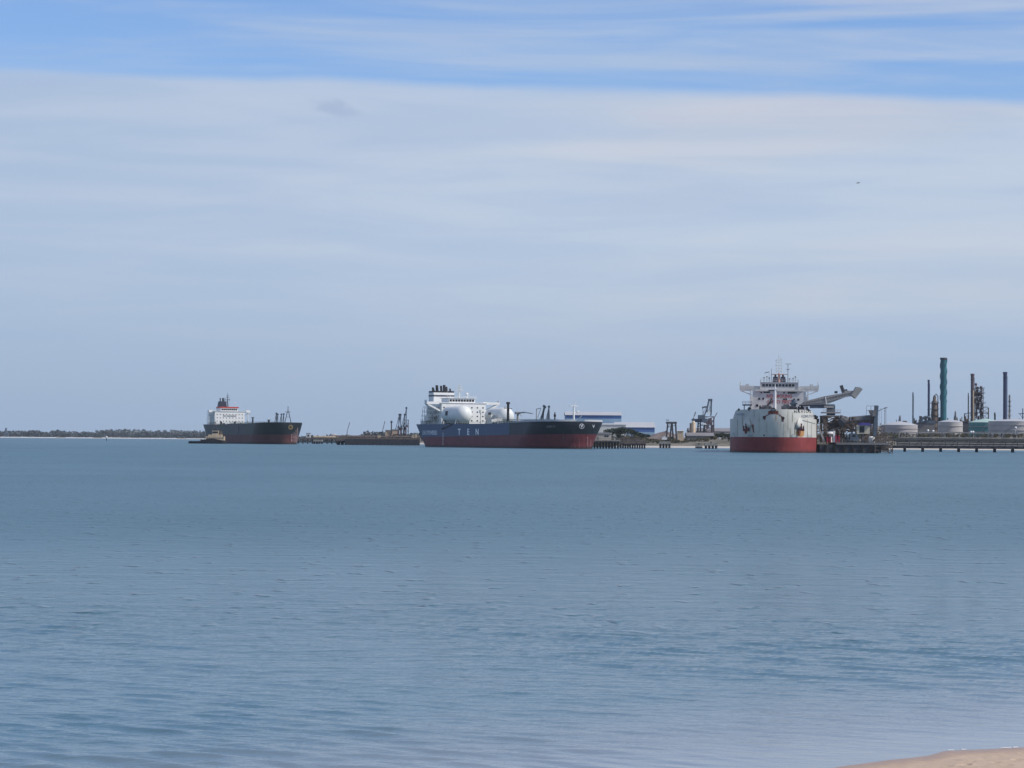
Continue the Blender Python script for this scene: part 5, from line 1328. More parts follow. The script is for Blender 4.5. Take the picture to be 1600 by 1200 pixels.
    m = MB(); m.poly([(x1 - 5.0, Y - 6, zt + .9), (x1, Y - 6, zt + .9), (x1 - .3, Y - 6, zt + 2.6), (x1 - 1.6, Y - 6, zt + 4.6), (x1 - 5.0, Y - 6, zt + 4.9)], (0, 2.6, 0)); link('cab', m, M_steelb, o5)
    m = MB(); m.add([(x1 - .2, Y - 7, zt + 2.8), (x1 - .2, Y - 5, zt + 2.8), (x1 - 1.4, Y - 5, zt + 4.5), (x1 - 1.4, Y - 7, zt + 4.5)], [(0, 1, 2, 3)]); m.box(x1 - 3.8, x1 - 2.2, Y - 7.36, Y - 7.31, zt + 2.9, zt + 4.1); link('window', m, M_glass, o5)
    for k in (1.2, 2.9, 8.6, 15.5 - 1.8): 
        m = MB(); m.tube((x0 + k, Y - 7.5, zt + .62), (x0 + k, Y - 6.9, zt + .62), .6, .6, 14); m.tube((x0 + k, Y - 5.1, zt + .62), (x0 + k, Y - 4.5, zt + .62), .6, .6, 14); link('wheel', m, M_tyre, o5)
    q = P(1100, 900); m = MB(); m.lathe((q.x, Y - 6, zt), [(1.4, 0), (1.65, .3), (1.65, 2.6), (1.2, 3.1), (.3, 3.3)], 18); link('round_tank', m, M_offw, smooth=40, label='pale round tank near the right end of the black berth', cat='tank')
    m = MB()
    for i in range(60):
        zx = random.uniform(440, 1330); q = P(zx, 900, Y + random.uniform(-5, 14)); s_ = random.uniform(.25, .8); m.box(q.x - s_, q.x + s_, q.y - s_, q.y + s_, zt, zt + random.uniform(.8, 5.5) * (1 if s_ < .5 else .6))
    for i in range(26):
        zx = random.uniform(700, 1330); zy = random.uniform(700, 900); a_ = P(zx, zy, Y + 14); m.bar(a_, a_ + Vector((random.uniform(-6, 6), 0, random.choice((0, 0, -6, 6)))), .3)
    link('deck_clutter', m, M_steelr, label='pipes posts and valves crowding the unloader berth deck', kind='stuff')
    # light poles
    for i, (zx, zy, lb) in enumerate(((1232, 480, 'leftmost slim light pole right of the transfer mast'), (1265, 460, 'slim light pole second from the transfer mast'), (1312, 450, 'slim light pole third from the transfer mast'), (1334, 436, 'tallest slim light pole right of the unloader'))):
        q = P(zx, zy, Y + 30); m = MB(); m.tube((q.x, Y + 30, 2), (q.x, Y + 30, q.z), .11, .08, 6); m.box(q.x - .8, q.x + .8, Y + 29.6, Y + 30.4, q.z, q.z + .35); link('light_pole', m, M_steel, label=lb, cat='pole', group='light poles near the unloader')
    o6 = empty('end_frame', (P(1270, 900).x, Y + 24, zt), 'open braced frame between the unloader berth and the long pipeline jetty', 'frame')
    m = MB(); m.truss((P(1270, 0).x, Y + 24, zt - 2), (P(1270, 0).x, Y + 24, P(0, 690).z), 13, 8, 5, .35); link('frame', m, M_steelr, o6)
    m = MB(); p0, p1 = P(1215, 770), P(1330, 700); m.box(p0.x, p1.x, Y + 21, Y + 26, p0.z, p1.z - 2.5); link('cabin', m, M_offw, o6)

def jetty_right():
    Y = 1585; a = W(1380, 700, Y); b = W(1760, 700, Y)
    zb = W(1500, 700.8, Y).z; zt = W(1500, 698.6, Y).z
    t = empty('pipeline_jetty', ((a.x + b.x) / 2, Y, 0), 'long pipeline jetty on black piles at the right edge', 'jetty')
    m = MB(); m.box(a.x, b.x, Y - 5, Y + 8, zb, zt); link('deck', m, M_piped, t)
    px = 1384.5
    while px < 1760:
        x = W(px, 703, Y).x; m = MB(); m.tube((x, Y - 3.5, -2.5), (x, Y - 3.5, zb), .72, .72, 9); m.tube((x + .7, Y + 3, -2.5), (x + .7, Y + 3, zb), .72, .72, 9); link('pile_bent', m, M_pile, t)
        px += 28.1
    # fascia beams and stacked pipes
    m = MB(); m.box(a.x + 5, b.x, Y - 5.4, Y - 5.02, zb - .1, zt + .5); link('fascia', m, M_pile, t)
    levels = [(697.3, .45, M_piped), (696.0, .22, M_pipe), (694.4, .55, M_piped), (692.4, .24, M_pipe), (690.6, .6, M_piped), (688.2, .55, M_piped), (686.4, .5, M_piped)]
    for i, (py, r_, mt) in enumerate(levels):
        z = W(1500, py, Y).z; x0 = a.x + (0 if i % 2 else 8)
        m = MB(); m.tube((x0, Y - 4.2 + i * 1.3, z), (b.x, Y - 4.2 + i * 1.3, z), r_, r_, 10)
        link('pipe', m, mt, t, smooth=40)
    m = MB(); px = 1400
    while px < 1760:
        x = W(px, 690, Y).x; zt2 = W(1500, 676.4, Y).z
        m.bar((x, Y - 5.6, zt), (x, Y - 5.6, W(1500, 686, Y).z), .45); m.bar((x, Y + 6.6, zt), (x, Y + 6.6, zt2), .5); m.bar((x, Y - 5.6, W(1500, 688.5, Y).z), (x, Y + 6.6, W(1500, 688.5, Y).z), .35)
        px += 18.7
    link('pipe_supports', m, M_steeld, t)
    # high walkway with thin rails: the pale line on top
    zr = W(1500, 676.3, Y).z; x0 = W(1407.5, 676, Y).x
    m = MB(); m.bar((x0, Y + 6.6, zr), (b.x, Y + 6.6, zr), .35, .55); m.bar((x0, Y + 6.6, zr), (x0, Y + 6.6, W(1500, 688, Y).z), .6, .8); m.bar((a.x, Y + 6.6, W(1500, 688.6, Y).z), (x0, Y + 6.6, W(1500, 688.6, Y).z), .5, .5)
    m.box(x0, b.x, Y + 6.2, Y + 7.6, W(1500, 684.6, Y).z, W(1500, 683.4, Y).z)
    link('upper_walkway', m, M_pipe, t)
    m = MB(); px = 1412
    while px < 1760: x = W(px, 690, Y).x; m.box(x - .25, x + .25, Y + 6.9, Y + 7.2, W(1500, 683.4, Y).z, zr - .28); px += 22.5
    link('walkway_posts', m, M_pipe, t)
    # low rusty mooring barge bits behind berth left end
    # lamps above the pipes
    for i, (px, lb) in enumerate(((1450, 'round white lamp over the jetty before the brown column'), (1458, 'small round lamp right of the brightest jetty lamp'), (1517.3, 'left one of the paired lamps by the teal tank'), (1520.4, 'right one of the paired lamps by the teal tank'), (1587, 'bright round white lamp in front of the big grey tank'))):
        q = W(px, (672.8, 673.6, 675, 675, 668.4)[i], Y + 7); m = MB(); m.tube((q.x, Y + 7, zr), (q.x, Y + 7, q.z), .12, .12, 6); m.sphere((q.x, Y + 7, q.z), .75, 10); link('round_lamp', m, M_white, label=lb, cat='lamp', group='round white lamps along the pipeline jetty')

# ------------------------------------------------------------------ refinery
def chimney(px, w_, top, base, Y, mat, name, label, strakes=False, topmat=None, rim=True):
    p = W(px, top, Y); q = W(px, base, Y); r_ = w_ / 2 / 4000 * Y; z0 = land_h(q.x, Y) - 1
    o = empty(name, (q.x, Y, z0), label, 'chimney', 'refinery chimneys')
    m = MB(); H = p.z - z0; m.lathe((q.x, Y, z0), [(r_ * 1.12, 0), (r_ * 1.02, H * .3), (r_, H * .98), (r_, H)], 20); link('shaft', m, mat, o, smooth=40)
    if rim: m = MB(); m.lathe((q.x, Y, z0), [(r_ * .6, H + .1), (r_ * 1.16, H + .01), (r_ * 1.2, H - 1.6), (r_ * 1.01, H - 1.7)], 20); link('rim', m, topmat or mat, o)
    if strakes:
        m = MB()
        for k in range(3):
            pts = []
            for i in range(50):
                f = i / 49; a_ = f * 6.283 * 1.35 + k * 2.094; z = z0 + H * (.50 + .48 * f); pts.append((a_, z))
            for (a0, za), (a1, zb_) in zip(pts[:-1], pts[1:]):
                def pt(a_, z, rr): return (q.x + math.cos(a_) * rr, Y + math.sin(a_) * rr, z)
                m.add([pt(a0, za, r_ * .98), pt(a0, za, r_ * 1.2), pt(a1, zb_, r_ * 1.2), pt(a1, zb_, r_ * .98), pt(a0, za + .9, r_ * .98), pt(a0, za + .9, r_ * 1.2), pt(a1, zb_ + .9, r_ * 1.2), pt(a1, zb_ + .9, r_ * .98)], [(0, 1, 2, 3), (7, 6, 5, 4), (1, 5, 6, 2), (0, 4, 5, 1), (3, 2, 6, 7)])
        link('strake', m, mat, o)
    else:
        m = MB()
        for f in (.35, .55, .75, .92): m.lathe((q.x, Y, z0 + H * f), [(r_ * 1.0, 0), (r_ * 1.14 + .1, .1), (r_ * 1.14 + .1, .6), (r_ * 1.0, .7)], 16)
        m.bar((q.x + r_ * 1.1, Y - r_ * .4, z0), (q.x + r_ * 1.1, Y - r_ * .4, z0 + H * .95), .25); link('ladder_ring', m, topmat or mat, o)
    return o
def tank(px0, px1, ytop, Y, mat, label, peak=2.0, roofmat=M_roof):
    a, b = W(px0, ytop, Y), W(px1, ytop, Y); r_ = (b.x - a.x) / 2; c = ((a.x + b.x) / 2, Y + 0); z0 = land_h(c[0], Y) - 1
    o = empty('storage_tank', (c[0], Y, z0), label, 'tank', 'refinery storage tanks'); H = (a.z + b.z) / 2 - z0
    m = MB(); m.lathe((c[0], Y, z0), [(r_, 0), (r_, H * .5), (r_, H)], 56); link('shell', m, mat, o, smooth=30)
    m = MB(); m.lathe((c[0], Y, z0), [(r_ * 1.006, H - .5), (r_ * 1.006, H + .02), (r_ * .55, H + peak * .62), (.3, H + peak)], 56); link('roof', m, roofmat, o, smooth=30)
    m = MB()
    for i in range(26):
        t0 = R(200) + R(70) * i / 26; t1 = R(200) + R(70) * (i + 1) / 26; rr = r_ + .6
        m.bar((c[0] + rr * math.cos(t0), Y + rr * math.sin(t0), z0 + H * i / 26), (c[0] + rr * math.cos(t1), Y + rr * math.sin(t1), z0 + H * (i + 1) / 26), .5, .25)
    link('spiral_stair', m, M_tankg, o)
    m = MB()
    for f in (.82, .6): m.lathe((c[0], Y, z0), [(r_ * 1.002, H * f), (r_ * 1.002 + .5, H * f), (r_ * 1.002 + .5, H * f + .35), (r_ * 1.002, H * f + .35)], 56)
    link('wind_girder', m, M_tankg, o)

def refinery():
    Y = 2350
    chimney(1474, 9.6, 559, 660, Y, M_teal, 'teal_chimney', 'tall teal chimney with helical strakes, the highest in the refinery', strakes=True, topmat=M_steeld)
    chimney(1426.3, 2.0, 613, 664, Y, M_steelb, 'thin_stack', 'thin grey stack, leftmost of the refinery', rim=False)
    chimney(1450.8, 3.0, 593.5, 660, Y, M_navy, 'slim_chimney', 'slim dark blue chimney left of the teal one')
    chimney(1519.3, 5.4, 584, 660, Y + 40, M_plum, 'plum_chimney', 'plum coloured chimney beside the lattice process column', topmat=M_plum)
    chimney(1512.8, 1.5, 614, 660, Y + 30, M_steeld, 'thin_stack', 'thinnest stack just left of the plum chimney', rim=False)
    chimney(1554.3, 2.2, 644.5, 660, Y - 20, M_black, 'short_stack', 'short black stack between teal and grey tanks', rim=False)
    chimney(1570.3, 6.0, 581.3, 660, Y, M_navy, 'navy_chimney', 'broad navy chimney near the right edge')
    # process column with platforms
    def column(px, w_, top, base, label, mat=M_steelr, plats=6, dome=True, name='process_column'):
        p, q = W(px, top, Y), W(px, base, Y); r_ = w_ / 2 / 4000 * Y; z0 = land_h(q.x, Y) - 1; H = p.z - z0
        o = empty(name, (q.x, Y, z0), label, 'process column', 'refinery process columns')
        prof = [(r_, 0), (r_, H * .55), (r_ * .98, H * .86)] + ([(r_ * .55, H * .90), (r_ * .5, H * .96), (r_ * .1, H)] if dome else [(r_ * .98, H)])
        m = MB(); m.lathe((q.x, Y, z0), prof, 18); link('vessel', m, mat, o, smooth=40)
        for i in range(plats):
            z = z0 + H * (.25 + .7 * i / plats); m = MB(); m.lathe((q.x, Y, z), [(r_ * 1.0, 0), (r_ * 1.32 + .4, 0), (r_ * 1.32 + .4, .3), (r_ * 1.0, .3)], 12)
            rail(m, [(q.x - r_ * 1.3 - .3, Y - r_ * .5, z + .3), (q.x + r_ * 1.3 + .3, Y - r_ * .5, z + .3)], 1.1, 1.3, .14); link('platform', m, M_steeld, o)
        m = MB(); xx = q.x + r_ * 1.1
        if dome: m.path([(q.x, Y - .5, z0 + H * .97), (q.x + r_ * .5, Y - .5, z0 + H * 1.02), (xx, Y - .5, z0 + H * .97), (xx + .2, Y - .5, z0 + H * .3)], .45, 7)
        m.tube((q.x - r_ * 1.1, Y - 1, z0), (q.x - r_ * 1.1, Y - 1, z0 + H * .7), .35, .35, 7); link('piping', m, M_pipe, o)
        return o
    column(1460, 9.4, 617, 668, 'stout brown vessel with overhead pipe between the slim and teal chimneys')
    column(1577.3, 2.8, 617, 660, 'slender platform ringed column right of the navy chimney', plats=8, dome=False, mat=M_steel)
    column(1492, 2.6, 643, 662, 'short column behind the middle pale tank', plats=3, mat=M_steelb)
    column(1405.3, 3.4, 650, 664, 'short grey column above the left pale tank', plats=2, mat=M_steelb)
    # lattice process structure
    def P(px, py, y=Y + 20): return W(px, py, y)
    z0 = land_h(P(1530, 660).x, Y) - 1
    o = empty('process_structure', (P(1530, 660).x, Y + 20, z0), 'tall stepped lattice structure crowded with platforms right of the plum chimney', 'process structure')
    for (x0, x1, top, n) in ((1522.5, 1536, 607, 12), (1536, 1541, 637, 7), (1510, 1516, 646, 4)):
        a, b = P(x0, top), P(x1, top); m = MB(); m.truss(((a.x + b.x) / 2, Y + 20, z0), ((a.x + b.x) / 2, Y + 20, a.z), b.x - a.x, 7, n, .45)
        link('lattice', m, M_steelr, o)
        for i in range(n):
            z = z0 + (a.z - z0) * (i + 1) / n; e = random.uniform(-.5, 1.8); m = MB(); m.box(a.x - random.uniform(0, 1), b.x + e, Y + 15, Y + 25, z - .25, z); rail(m, [(a.x, Y + 15, z), (b.x + e, Y + 15, z)], 1.1, 1.4, .16); link('platform', m, M_steeld, o)
    m = MB(); random.seed(21)
    for i in range(40):
        px = random.uniform(1523, 1536); py = random.uniform(612, 656); q = P(px, py); s_ = random.uniform(.5, 1.4)
        m.tube((q.x, Y + 16 + random.random() * 6, q.z - s_), (q.x, Y + 18, q.z + s_ * 1.6), s_ * .7, s_ * .7, 8)
    for px, top in ((1525, 600.5), (1528, 606), (1533, 605)): q = P(px, top); m.tube((q.x, Y + 20, P(px, 640).z), (q.x, Y + 20, q.z), .7, .6, 8); m.sphere((q.x, Y + 20, q.z), 1.3, 8)
    m.bar(P(1531, 609), P(1538, 609.5), .5); m.bar(P(1522.6, 612), P(1520.6, 658), .5)
    link('vessels', m, M_plum, o)
    m = MB(); q = P(1521.3, 655, Y + 10); m.tube((q.x, Y + 12, z0), (q.x, Y + 12, P(1521.3, 610).z), .6, .6, 8); link('pale_riser', m, M_cream, o)
    # tanks
    tank(1377, 1433.5, 664, Y - 120, M_tankg, 'pale roofed tank, leftmost of the refinery, behind the jetty corner', 3.2)
    tank(1465.5, 1504, 659.3, Y - 150, M_tank, 'middle pale tank standing before the teal chimney', 2.0)
    tank(1514, 1567, 659.8, Y - 100, M_tealt, 'teal tank with pale green conical roof', 3.2, paint('pale_green_roof', (.36, .50, .46), .6, .06, .05))
    tank(1545, 1625, 658.4, Y - 180, M_tank, 'largest grey tank at the right edge', 2.2)
    tank(1350, 1376, 667, Y - 60, M_tank, 'small pale tank peeping behind the unloader berth', 1.2)
    # sheds and pipe arch
    o = W(1446, 668, Y - 60); z0 = land_h(o.x, Y - 60) - .5; t = empty('process_shed', (o.x, Y - 60, z0), 'dark blue grey shed with curved duct under the slim chimney', 'shed')
    a, b, e = W(1432, 661.5, Y - 60), W(1459, 661.5, Y - 60), W(1446, 657, Y - 60)
    m = MB(); m.box(a.x, b.x, Y - 66, Y - 54, z0, a.z); link('wall', m, M_wall, t)
    m = MB(); m.poly([(a.x - .5, Y - 60, a.z + .02), (b.x + .5, Y - 60, a.z + .02), (b.x + .5, Y - 60, e.z), (e.x, Y - 60, e.z), (a.x + 2, Y - 60, a.z + 1.2)], (0, 13, 0)); link('roof', m, M_steelb, t)
    m = MB(); c = W(1448, 658, Y - 68); pts = [(c.x + 5 * math.cos(R(a_)) * 1.0, Y - 68, e.z - 1.5 + 4.6 * math.sin(R(a_))) for a_ in range(180, 20, -20)]; m.path(pts, 1.2, 8); link('duct', m, M_steelb, t)
    o = W(1508, 665, Y - 50); z0 = land_h(o.x, Y - 50) - .5; t = empty('pump_house', (o.x, Y - 50, z0), 'dark low pump house between the middle pale tank and teal tank', 'shed'); a, b = W(1503, 659.5, Y - 50), W(1515, 659.5, Y - 50)
    m = MB(); m.box(a.x, b.x, Y - 55, Y - 45, z0, a.z); link('wall', m, M_steeld, t); m = MB(); m.box(a.x - .4, b.x + .4, Y - 55.5, Y - 44.5, a.z + .02, a.z + .6); link('roof', m, M_plum, t)
    m = MB(); random.seed(5)
    for i in range(46):
        px = random.choice((random.uniform(1480, 1512), random.uniform(1400, 1432), random.uniform(1436, 1470), random.uniform(1583, 1640), random.uniform(1500, 1512)))
        q = W(px, random.uniform(650, 662), Y + 5); s_ = random.uniform(.5, 1.8); m.box(q.x - s_, q.x + s_, Y + 3, Y + 7, 2, q.z) if random.random() < .4 else m.tube((q.x, Y + 5, 2), (q.x, Y + 5, q.z), s_ * .5, s_ * .5, 7)
    link('pipe_racks', m, M_steelr, kind='stuff', label='low jumble of refinery pipework behind the tanks')
    p = W(1598, 638, Y); m = MB(); m.tube((p.x, Y, 2), (p.x, Y, p.z), .55, .4, 8); c = W(1598, 646.5, Y); m.box(c.x - 3.6, c.x + 3.6, Y - .5, Y + .5, c.z - .35, c.z + .35); m.bar((c.x - 3, Y, c.z), (c.x, Y, c.z - 4), .3); m.bar((c.x + 3, Y, c.z), (c.x, Y, c.z - 4), .3); link('cross_mast', m, M_navy, label='mast with a crossbar at the far right edge', cat='mast')
    p = W(1383, 637.5, Y); m = MB(); m.tube((p.x, Y, 2), (p.x, Y, p.z), .25, .15, 6); m.box(p.x - 1, p.x + 1, Y - .3, Y + .3, p.z - 3, p.z - 2.6); link('lattice_mast', m, M_steel, label='thin mast left of the refinery tanks', cat='mast')

# ------------------------------------------------------------------ port behind
def port():
    def shed(name, label, px0, px1, yeave, yridge, Y, depth, bands, roofm, cat='warehouse'):
        a, b = W(px0, yeave, Y), W(px1, yeave, Y); zr = W((px0 + px1) / 2, yridge, Y).z; z0 = land_h((a.x + b.x) / 2, Y) - 1; ze = (a.z + b.z) / 2
        o = empty(name, ((a.x + b.x) / 2, Y, z0), label, cat)
        z = z0
        for i, (top, mt) in enumerate(bands):
            zt = W((px0 + px1) / 2, top, Y).z; m = MB(); m.box(a.x, b.x, Y, Y + depth, z + .002, zt); link('wall', m, mt, o); z = zt
        m = MB(); m.hexa([(a.x - .8, Y - .8, ze + .02), (b.x + .8, Y - .8, ze + .02), (b.x + .8, Y + depth + .8, ze + .02), (a.x - .8, Y + depth + .8, ze + .02), (a.x - .8 + 0, Y + depth * .45, zr), (b.x + .8 - 0, Y + depth * .45, zr), (b.x + .8, Y + depth * .55, zr), (a.x - .8, Y + depth * .55, zr)]); link('roof', m, roofm, o)
        return o, a.x, b.x, z0, ze, zr
    o, xa, xb, z0, ze, zr = shed('blue_hall', 'tall hall with blue band under a pale roof behind the blue tanker bow', 884, 971, 648.8, 643, 2750, 60, [(654.2, M_lblue), (648.8, M_blue)], M_roof)
    m = MB()
    for i in range(12): x = xa + (xb - xa) * (i + .5) / 12; m.box(x - 1.6, x + 1.6, 2749.85, 2749.95, z0 + 6, z0 + 8)
    link('window', m, M_roof, o)
    shed('low_blue_hall', 'lower hall with white roof and blue wall right of the tall blue hall', 962, 1023, 667.8, 659.5, 2700, 50, [(675, M_lblue), (667.8, M_blue)], M_roof)
    shed('annex_hall', 'pale low annex in front of the tall blue hall', 935, 978, 663.5, 661.5, 2650, 20, [(663.5, M_offw)], M_roof)
    shed('grey_storage_shed', 'long grey roofed storage shed behind the cranes', 1078, 1168, 674.2, 668.6, 2500, 40, [(674.2, M_wall)], M_groof)
    shed('low_storage_shed', 'lower grey shed in front of the long storage shed', 1074, 1142, 681.2, 676.0, 2420, 30, [(681.2, M_wall)], M_groof)
    shed('cream_hut', 'small cream hut right of the gantry unloader', 1059, 1068, 673.5, 672, 2420, 8, [(673.5, M_cream)], M_roof, 'hut')
    shed('dune_hut', 'pale hut on the dune at the left foot of the carrier', 1124, 1141, 679.0, 677.6, 2250, 8, [(679.0, M_offw)], M_groof, 'hut')
    # hut domed tent
    q = W(980, 684, 1975)
    # stockpile behind the gantry
    m = MB(); c = W(1040, 676, 2600); n = 28; vs = []
    for r_ in range(7):
        f = r_ / 6
        for i in range(n):
            a_ = 6.283 * i / n; rr = 30 * (1 - f) * (1 + .12 * mn.noise(Vector((i * .5, r_ * .9, 1)))); vs.append((c.x + rr * math.cos(a_) * 1.3, 2600 + rr * math.sin(a_), 2 + 13.5 * f ** .85 * (1 + .1 * mn.noise(Vector((i * .7, r_, 7))))))
    m.add(vs, [(r_ * n + i, r_ * n + (i + 1) % n, (r_ + 1) * n + (i + 1) % n, (r_ + 1) * n + i) for r_ in range(6) for i in range(n)])
    link('stockpile', m, paint('mauve_brown_ore', (.16, .13, .12), .95, .2, .1), label='mauve brown stockpile mound below the small gantry', cat='stockpile')
    # small gantry unloader
    Y = 2450; P = lambda px, py: W(px, py, Y)
    z0 = 3; o = empty('gantry_crane', (P(1049, 670).x, Y, z0), 'small dark gantry crane on splayed legs above the stockpile', 'crane')
    for x0, x1 in ((1041, 1044), (1046.5, 1050), (1053, 1050.5), (1058, 1056)):
        m = MB(); m.bar((P(x0, 674).x, Y, z0), (P(x1, 660).x, Y, P(1050, 660).z), .9); m.bar((P(x0, 674).x, Y + 10, z0), (P(x1, 660).x, Y + 10, P(1050, 660).z), .9); link('leg', m, M_steeld, o)
    m = MB(); a, b = P(1041.5, 662), P(1057.5, 659); m.box(a.x, b.x, Y - .6, Y + 11, a.z, b.z); a, b = P(1041.5, 660), P(1045.5, 655.8); m.box(a.x, b.x, Y, Y + 8, a.z + 1.9, b.z); m.bar(P(1042, 668), P(1057, 664), .5); m.bar(P(1041, 673), P(1047, 662), .4); link('bridge', m, M_steeld, o)
    # tall crane complex
    Y = 2480
    t = empty('ship_unloader_crane', (P(1100, 670).x, Y, 2), 'tall dark blue quay crane with raised double boom', 'crane')
    P = lambda px, py, y=Y: W(px, py, y)
    m = MB()
    for x0, x1 in ((1104.5, 1107.5), (1111.5, 1111.5)): m.bar(P(x0 - .5, 644), P(x1 + .2, 625), 1.3); m.bar(P(x0 - 1, 644, Y + 8), P(x1, 625, Y + 8), 1.2)
    m.bar(P(1106.5, 625), P(1113, 625), 2.2); m.bar(P(1107, 623.8), P(1113, 624.6), 1.0); m.bar(P(1100, 651), P(1106, 636), 1.0); m.bar(P(1111.5, 641), P(1110.6, 650), 1.2); m.bar(P(1105, 644), P(1112, 632), .35); m.bar(P(1108, 646), P(1109.5, 627), .3)
    link('raised_boom', m, M_steelb, t)
    m = MB(); m.bar(P(1097, 637), P(1104, 635.5), 1.6, 1.6); m.bar(P(1098, 638), P(1099, 650), .5); m.bar(P(1103.5, 637), P(1096, 650), .35); m.bar(P(1099.5, 650), P(1104.5, 638), .5); link('stay_frame', m, M_steelb, t)
    m = MB()
    for (x0, x1, y0, y1, d) in ((1091, 1100.5, 654.6, 648.6, 10), (1081, 1104, 657.6, 654.5, 8), (1086, 1104, 659.6, 657.5, 6), (1096, 1104, 660, 654, 12)):
        a, b = P(x0, y0), P(x1, y1); m.box(a.x, b.x, Y - d / 2, Y + d / 2, a.z + .03, b.z)
    link('machinery_house', m, M_steelb, t)
    m = MB(); a, b = P(1104.5, 670), P(1111.5, 651); m.truss(((a.x + b.x) / 2, Y, 3), ((a.x + b.x) / 2, Y, b.z), b.x - a.x, 9, 6, .8)
    for k in range(16): px = random.uniform(1104.5, 1111.5); py = random.uniform(653, 668); q = P(px, py, Y - 4); s_ = random.uniform(.5, 1.6); m.box(q.x - s_, q.x + s_, q.y - s_, q.y + s_, q.z - s_, q.z + s_)
    link('tower', m, M_plum, t)
    m = MB()
    for x0, x1 in ((1090, 1091), (1096, 1094), (1098, 1101), (1112.5, 1112)): m.bar((P(x0, 670).x, Y, 2), P(x1, 658), 1.2); m.bar((P(x0, 670).x, Y + 9, 2), P(x1, 658, Y + 9), 1.2)
    m.bar(P(1090, 667), P(1104, 661), .6); m.bar(P(1091, 661), P(1103, 668), .6); link('portal_leg', m, M_steeld, t)
    m = MB(); a, b = P(1105, 646), P(1109.2, 643.4); m.box(a.x, b.x, Y - 5.2, Y - 3, a.z, b.z); link('cab', m, M_white, t)
    m = MB(); a, b = P(1097.5, 663.5), P(1102, 661.0); m.box(a.x, b.x, Y - 6, Y - 3, a.z, b.z); link('white_panel', m, M_white, t)
    # silo
    a, b = W(1080.2, 661, Y - 40), W(1086.8, 658.5, Y - 40); r_ = (b.x - a.x) / 2; m = MB(); m.lathe(((a.x + b.x) / 2, Y - 40, 2), [(r_, 0), (r_, a.z - 2), (r_ * .6, b.z - 2), (.3, b.z - 1.6)], 20)
    link('silo', m, M_cream, smooth=40, label='cream silo at the left foot of the tall quay crane', cat='silo')
    m = MB(); a = W(1079, 661, Y - 30); m.box(a.x - .8, a.x + .8, Y - 31, Y - 29, 2, a.z); m.box(a.x - 1.1, a.x + 1.1, Y - 31.3, Y - 28.7, 2, 4); link('silo_column', m, M_steelr, label='rusty square column left of the cream silo', cat='column')
    # small jib cranes
    for (bx_, by, tx, ty, hx, lb, g) in ((1083.5, 655, 1084.5, 650, 1087, 'small jib crane leaning right over the silo', 0), (1113.8, 668, 1116.5, 652, 1120.6, 'slender pale jib crane right of the tall quay crane', 1)):
        Yc = Y + 30; t = empty('jib_crane', (W(bx_, by, Yc).x, Yc, 2), lb, 'crane', 'small jib cranes'); m = MB(); p = W(bx_, by, Yc); m.tube((p.x, Yc, 2), (p.x, Yc, p.z + 1), .8, .6, 8); link('pedestal', m, M_steel, t)
        m = MB(); m.bar(p, W(tx, ty, Yc), .55); m.bar(W(tx, ty, Yc), W(hx, 643.5 if g == 0 else 644.5, Yc), .9 if g == 0 else .7); m.tube(W(hx, 645, Yc), W(hx - .3, 652, Yc), .06, .06, 5); link('jib', m, M_steel, t)
    # left horizon structures behind the first gap
    for i, (px0, px1, top, lb) in enumerate(((568, 581, 677, 'wider pale tank on the shore left of the berth building'), (583, 591.5, 678.5, 'narrow pale tank beside the wider one on the shore'), (516, 527, 679, 'small white tank on the shore behind the trestle'))):
        Yt = 3300; a, b = W(px0, top, Yt), W(px1, top, Yt); r_ = (b.x - a.x) / 2; m = MB(); m.lathe(((a.x + b.x) / 2, Yt, 2), [(r_, 0), (r_, a.z - 2), (r_ * .3, a.z - .8)], 28); link('shore_tank', m, M_tank, smooth=30, label=lb, cat='tank', group='pale tanks on the far shore')
    for (px, ty, w_, lb) in ((546.5, 660, 1, 'faint crane far behind the trestle'), (601.5, 658, 1, 'faint crane far behind the long dark berth')):
        Yt = 3900; q = W(px, ty, Yt); t = empty('distant_crane', (q.x, Yt, 2), lb, 'crane', 'faint cranes on the horizon'); b = W(px - 4, 674, Yt); m = MB(); m.tube((b.x, Yt, 2), (b.x, Yt, b.z), .8, .7, 6); link('pedestal', m, M_steel, t); m = MB(); m.bar(b, q, 1.0); link('jib', m, M_steel, t)
    # far left: white tower and marker
    q = W(9.5, 668.5, 7790); m = MB(); m.tube((q.x, 7790, 2), (q.x, 7790, q.z), 3.4, 2.6, 10); m.box(q.x - 7, q.x + 7, 7785, 7795, 2, 15); link('water_tower', m, M_steelb, label='dim tower on the far shore at the left edge', cat='tower')
    q = W(166.5, 683, 3300); t = empty('channel_marker', (q.x, 3300, 0), 'small channel marker post in the water before the far left shore', 'marker'); m = MB(); m.tube((q.x, 3300, -1), (q.x, 3300, q.z - 1), .6, .4, 8); link('post', m, M_steeld, t); m = MB(); m.lathe((q.x, 3300, q.z - 1), [(.2, 0), (1.3, .2), (1.3, 1.6), (.2, 2.6)], 10); link('top_mark', m, M_offw, t)
    for px, ty in ((112, 668.5), (116, 670)):
        pass
    # pale strip standing for the white line at the far left waterline
    m = MB(); 
    x = -2100
    while x < -800:
        L_ = random.uniform(20, 90); y0 = yshore(x); y1 = yshore(x + L_)
        m.poly([(x, y0 - 62, .0), (x + L_, y1 - 62, .0), (x + L_, y1 - 4, 2.0 + random.random()), (x, y0 - 4, 2.0 + random.random())], (0, 0, .5)); x += L_ + random.choice((0, 0, 0, 30))
    link('waterline_strip', m, paint('pale_strip', (.50, .50, .49), .95, .06, .02), kind='structure')

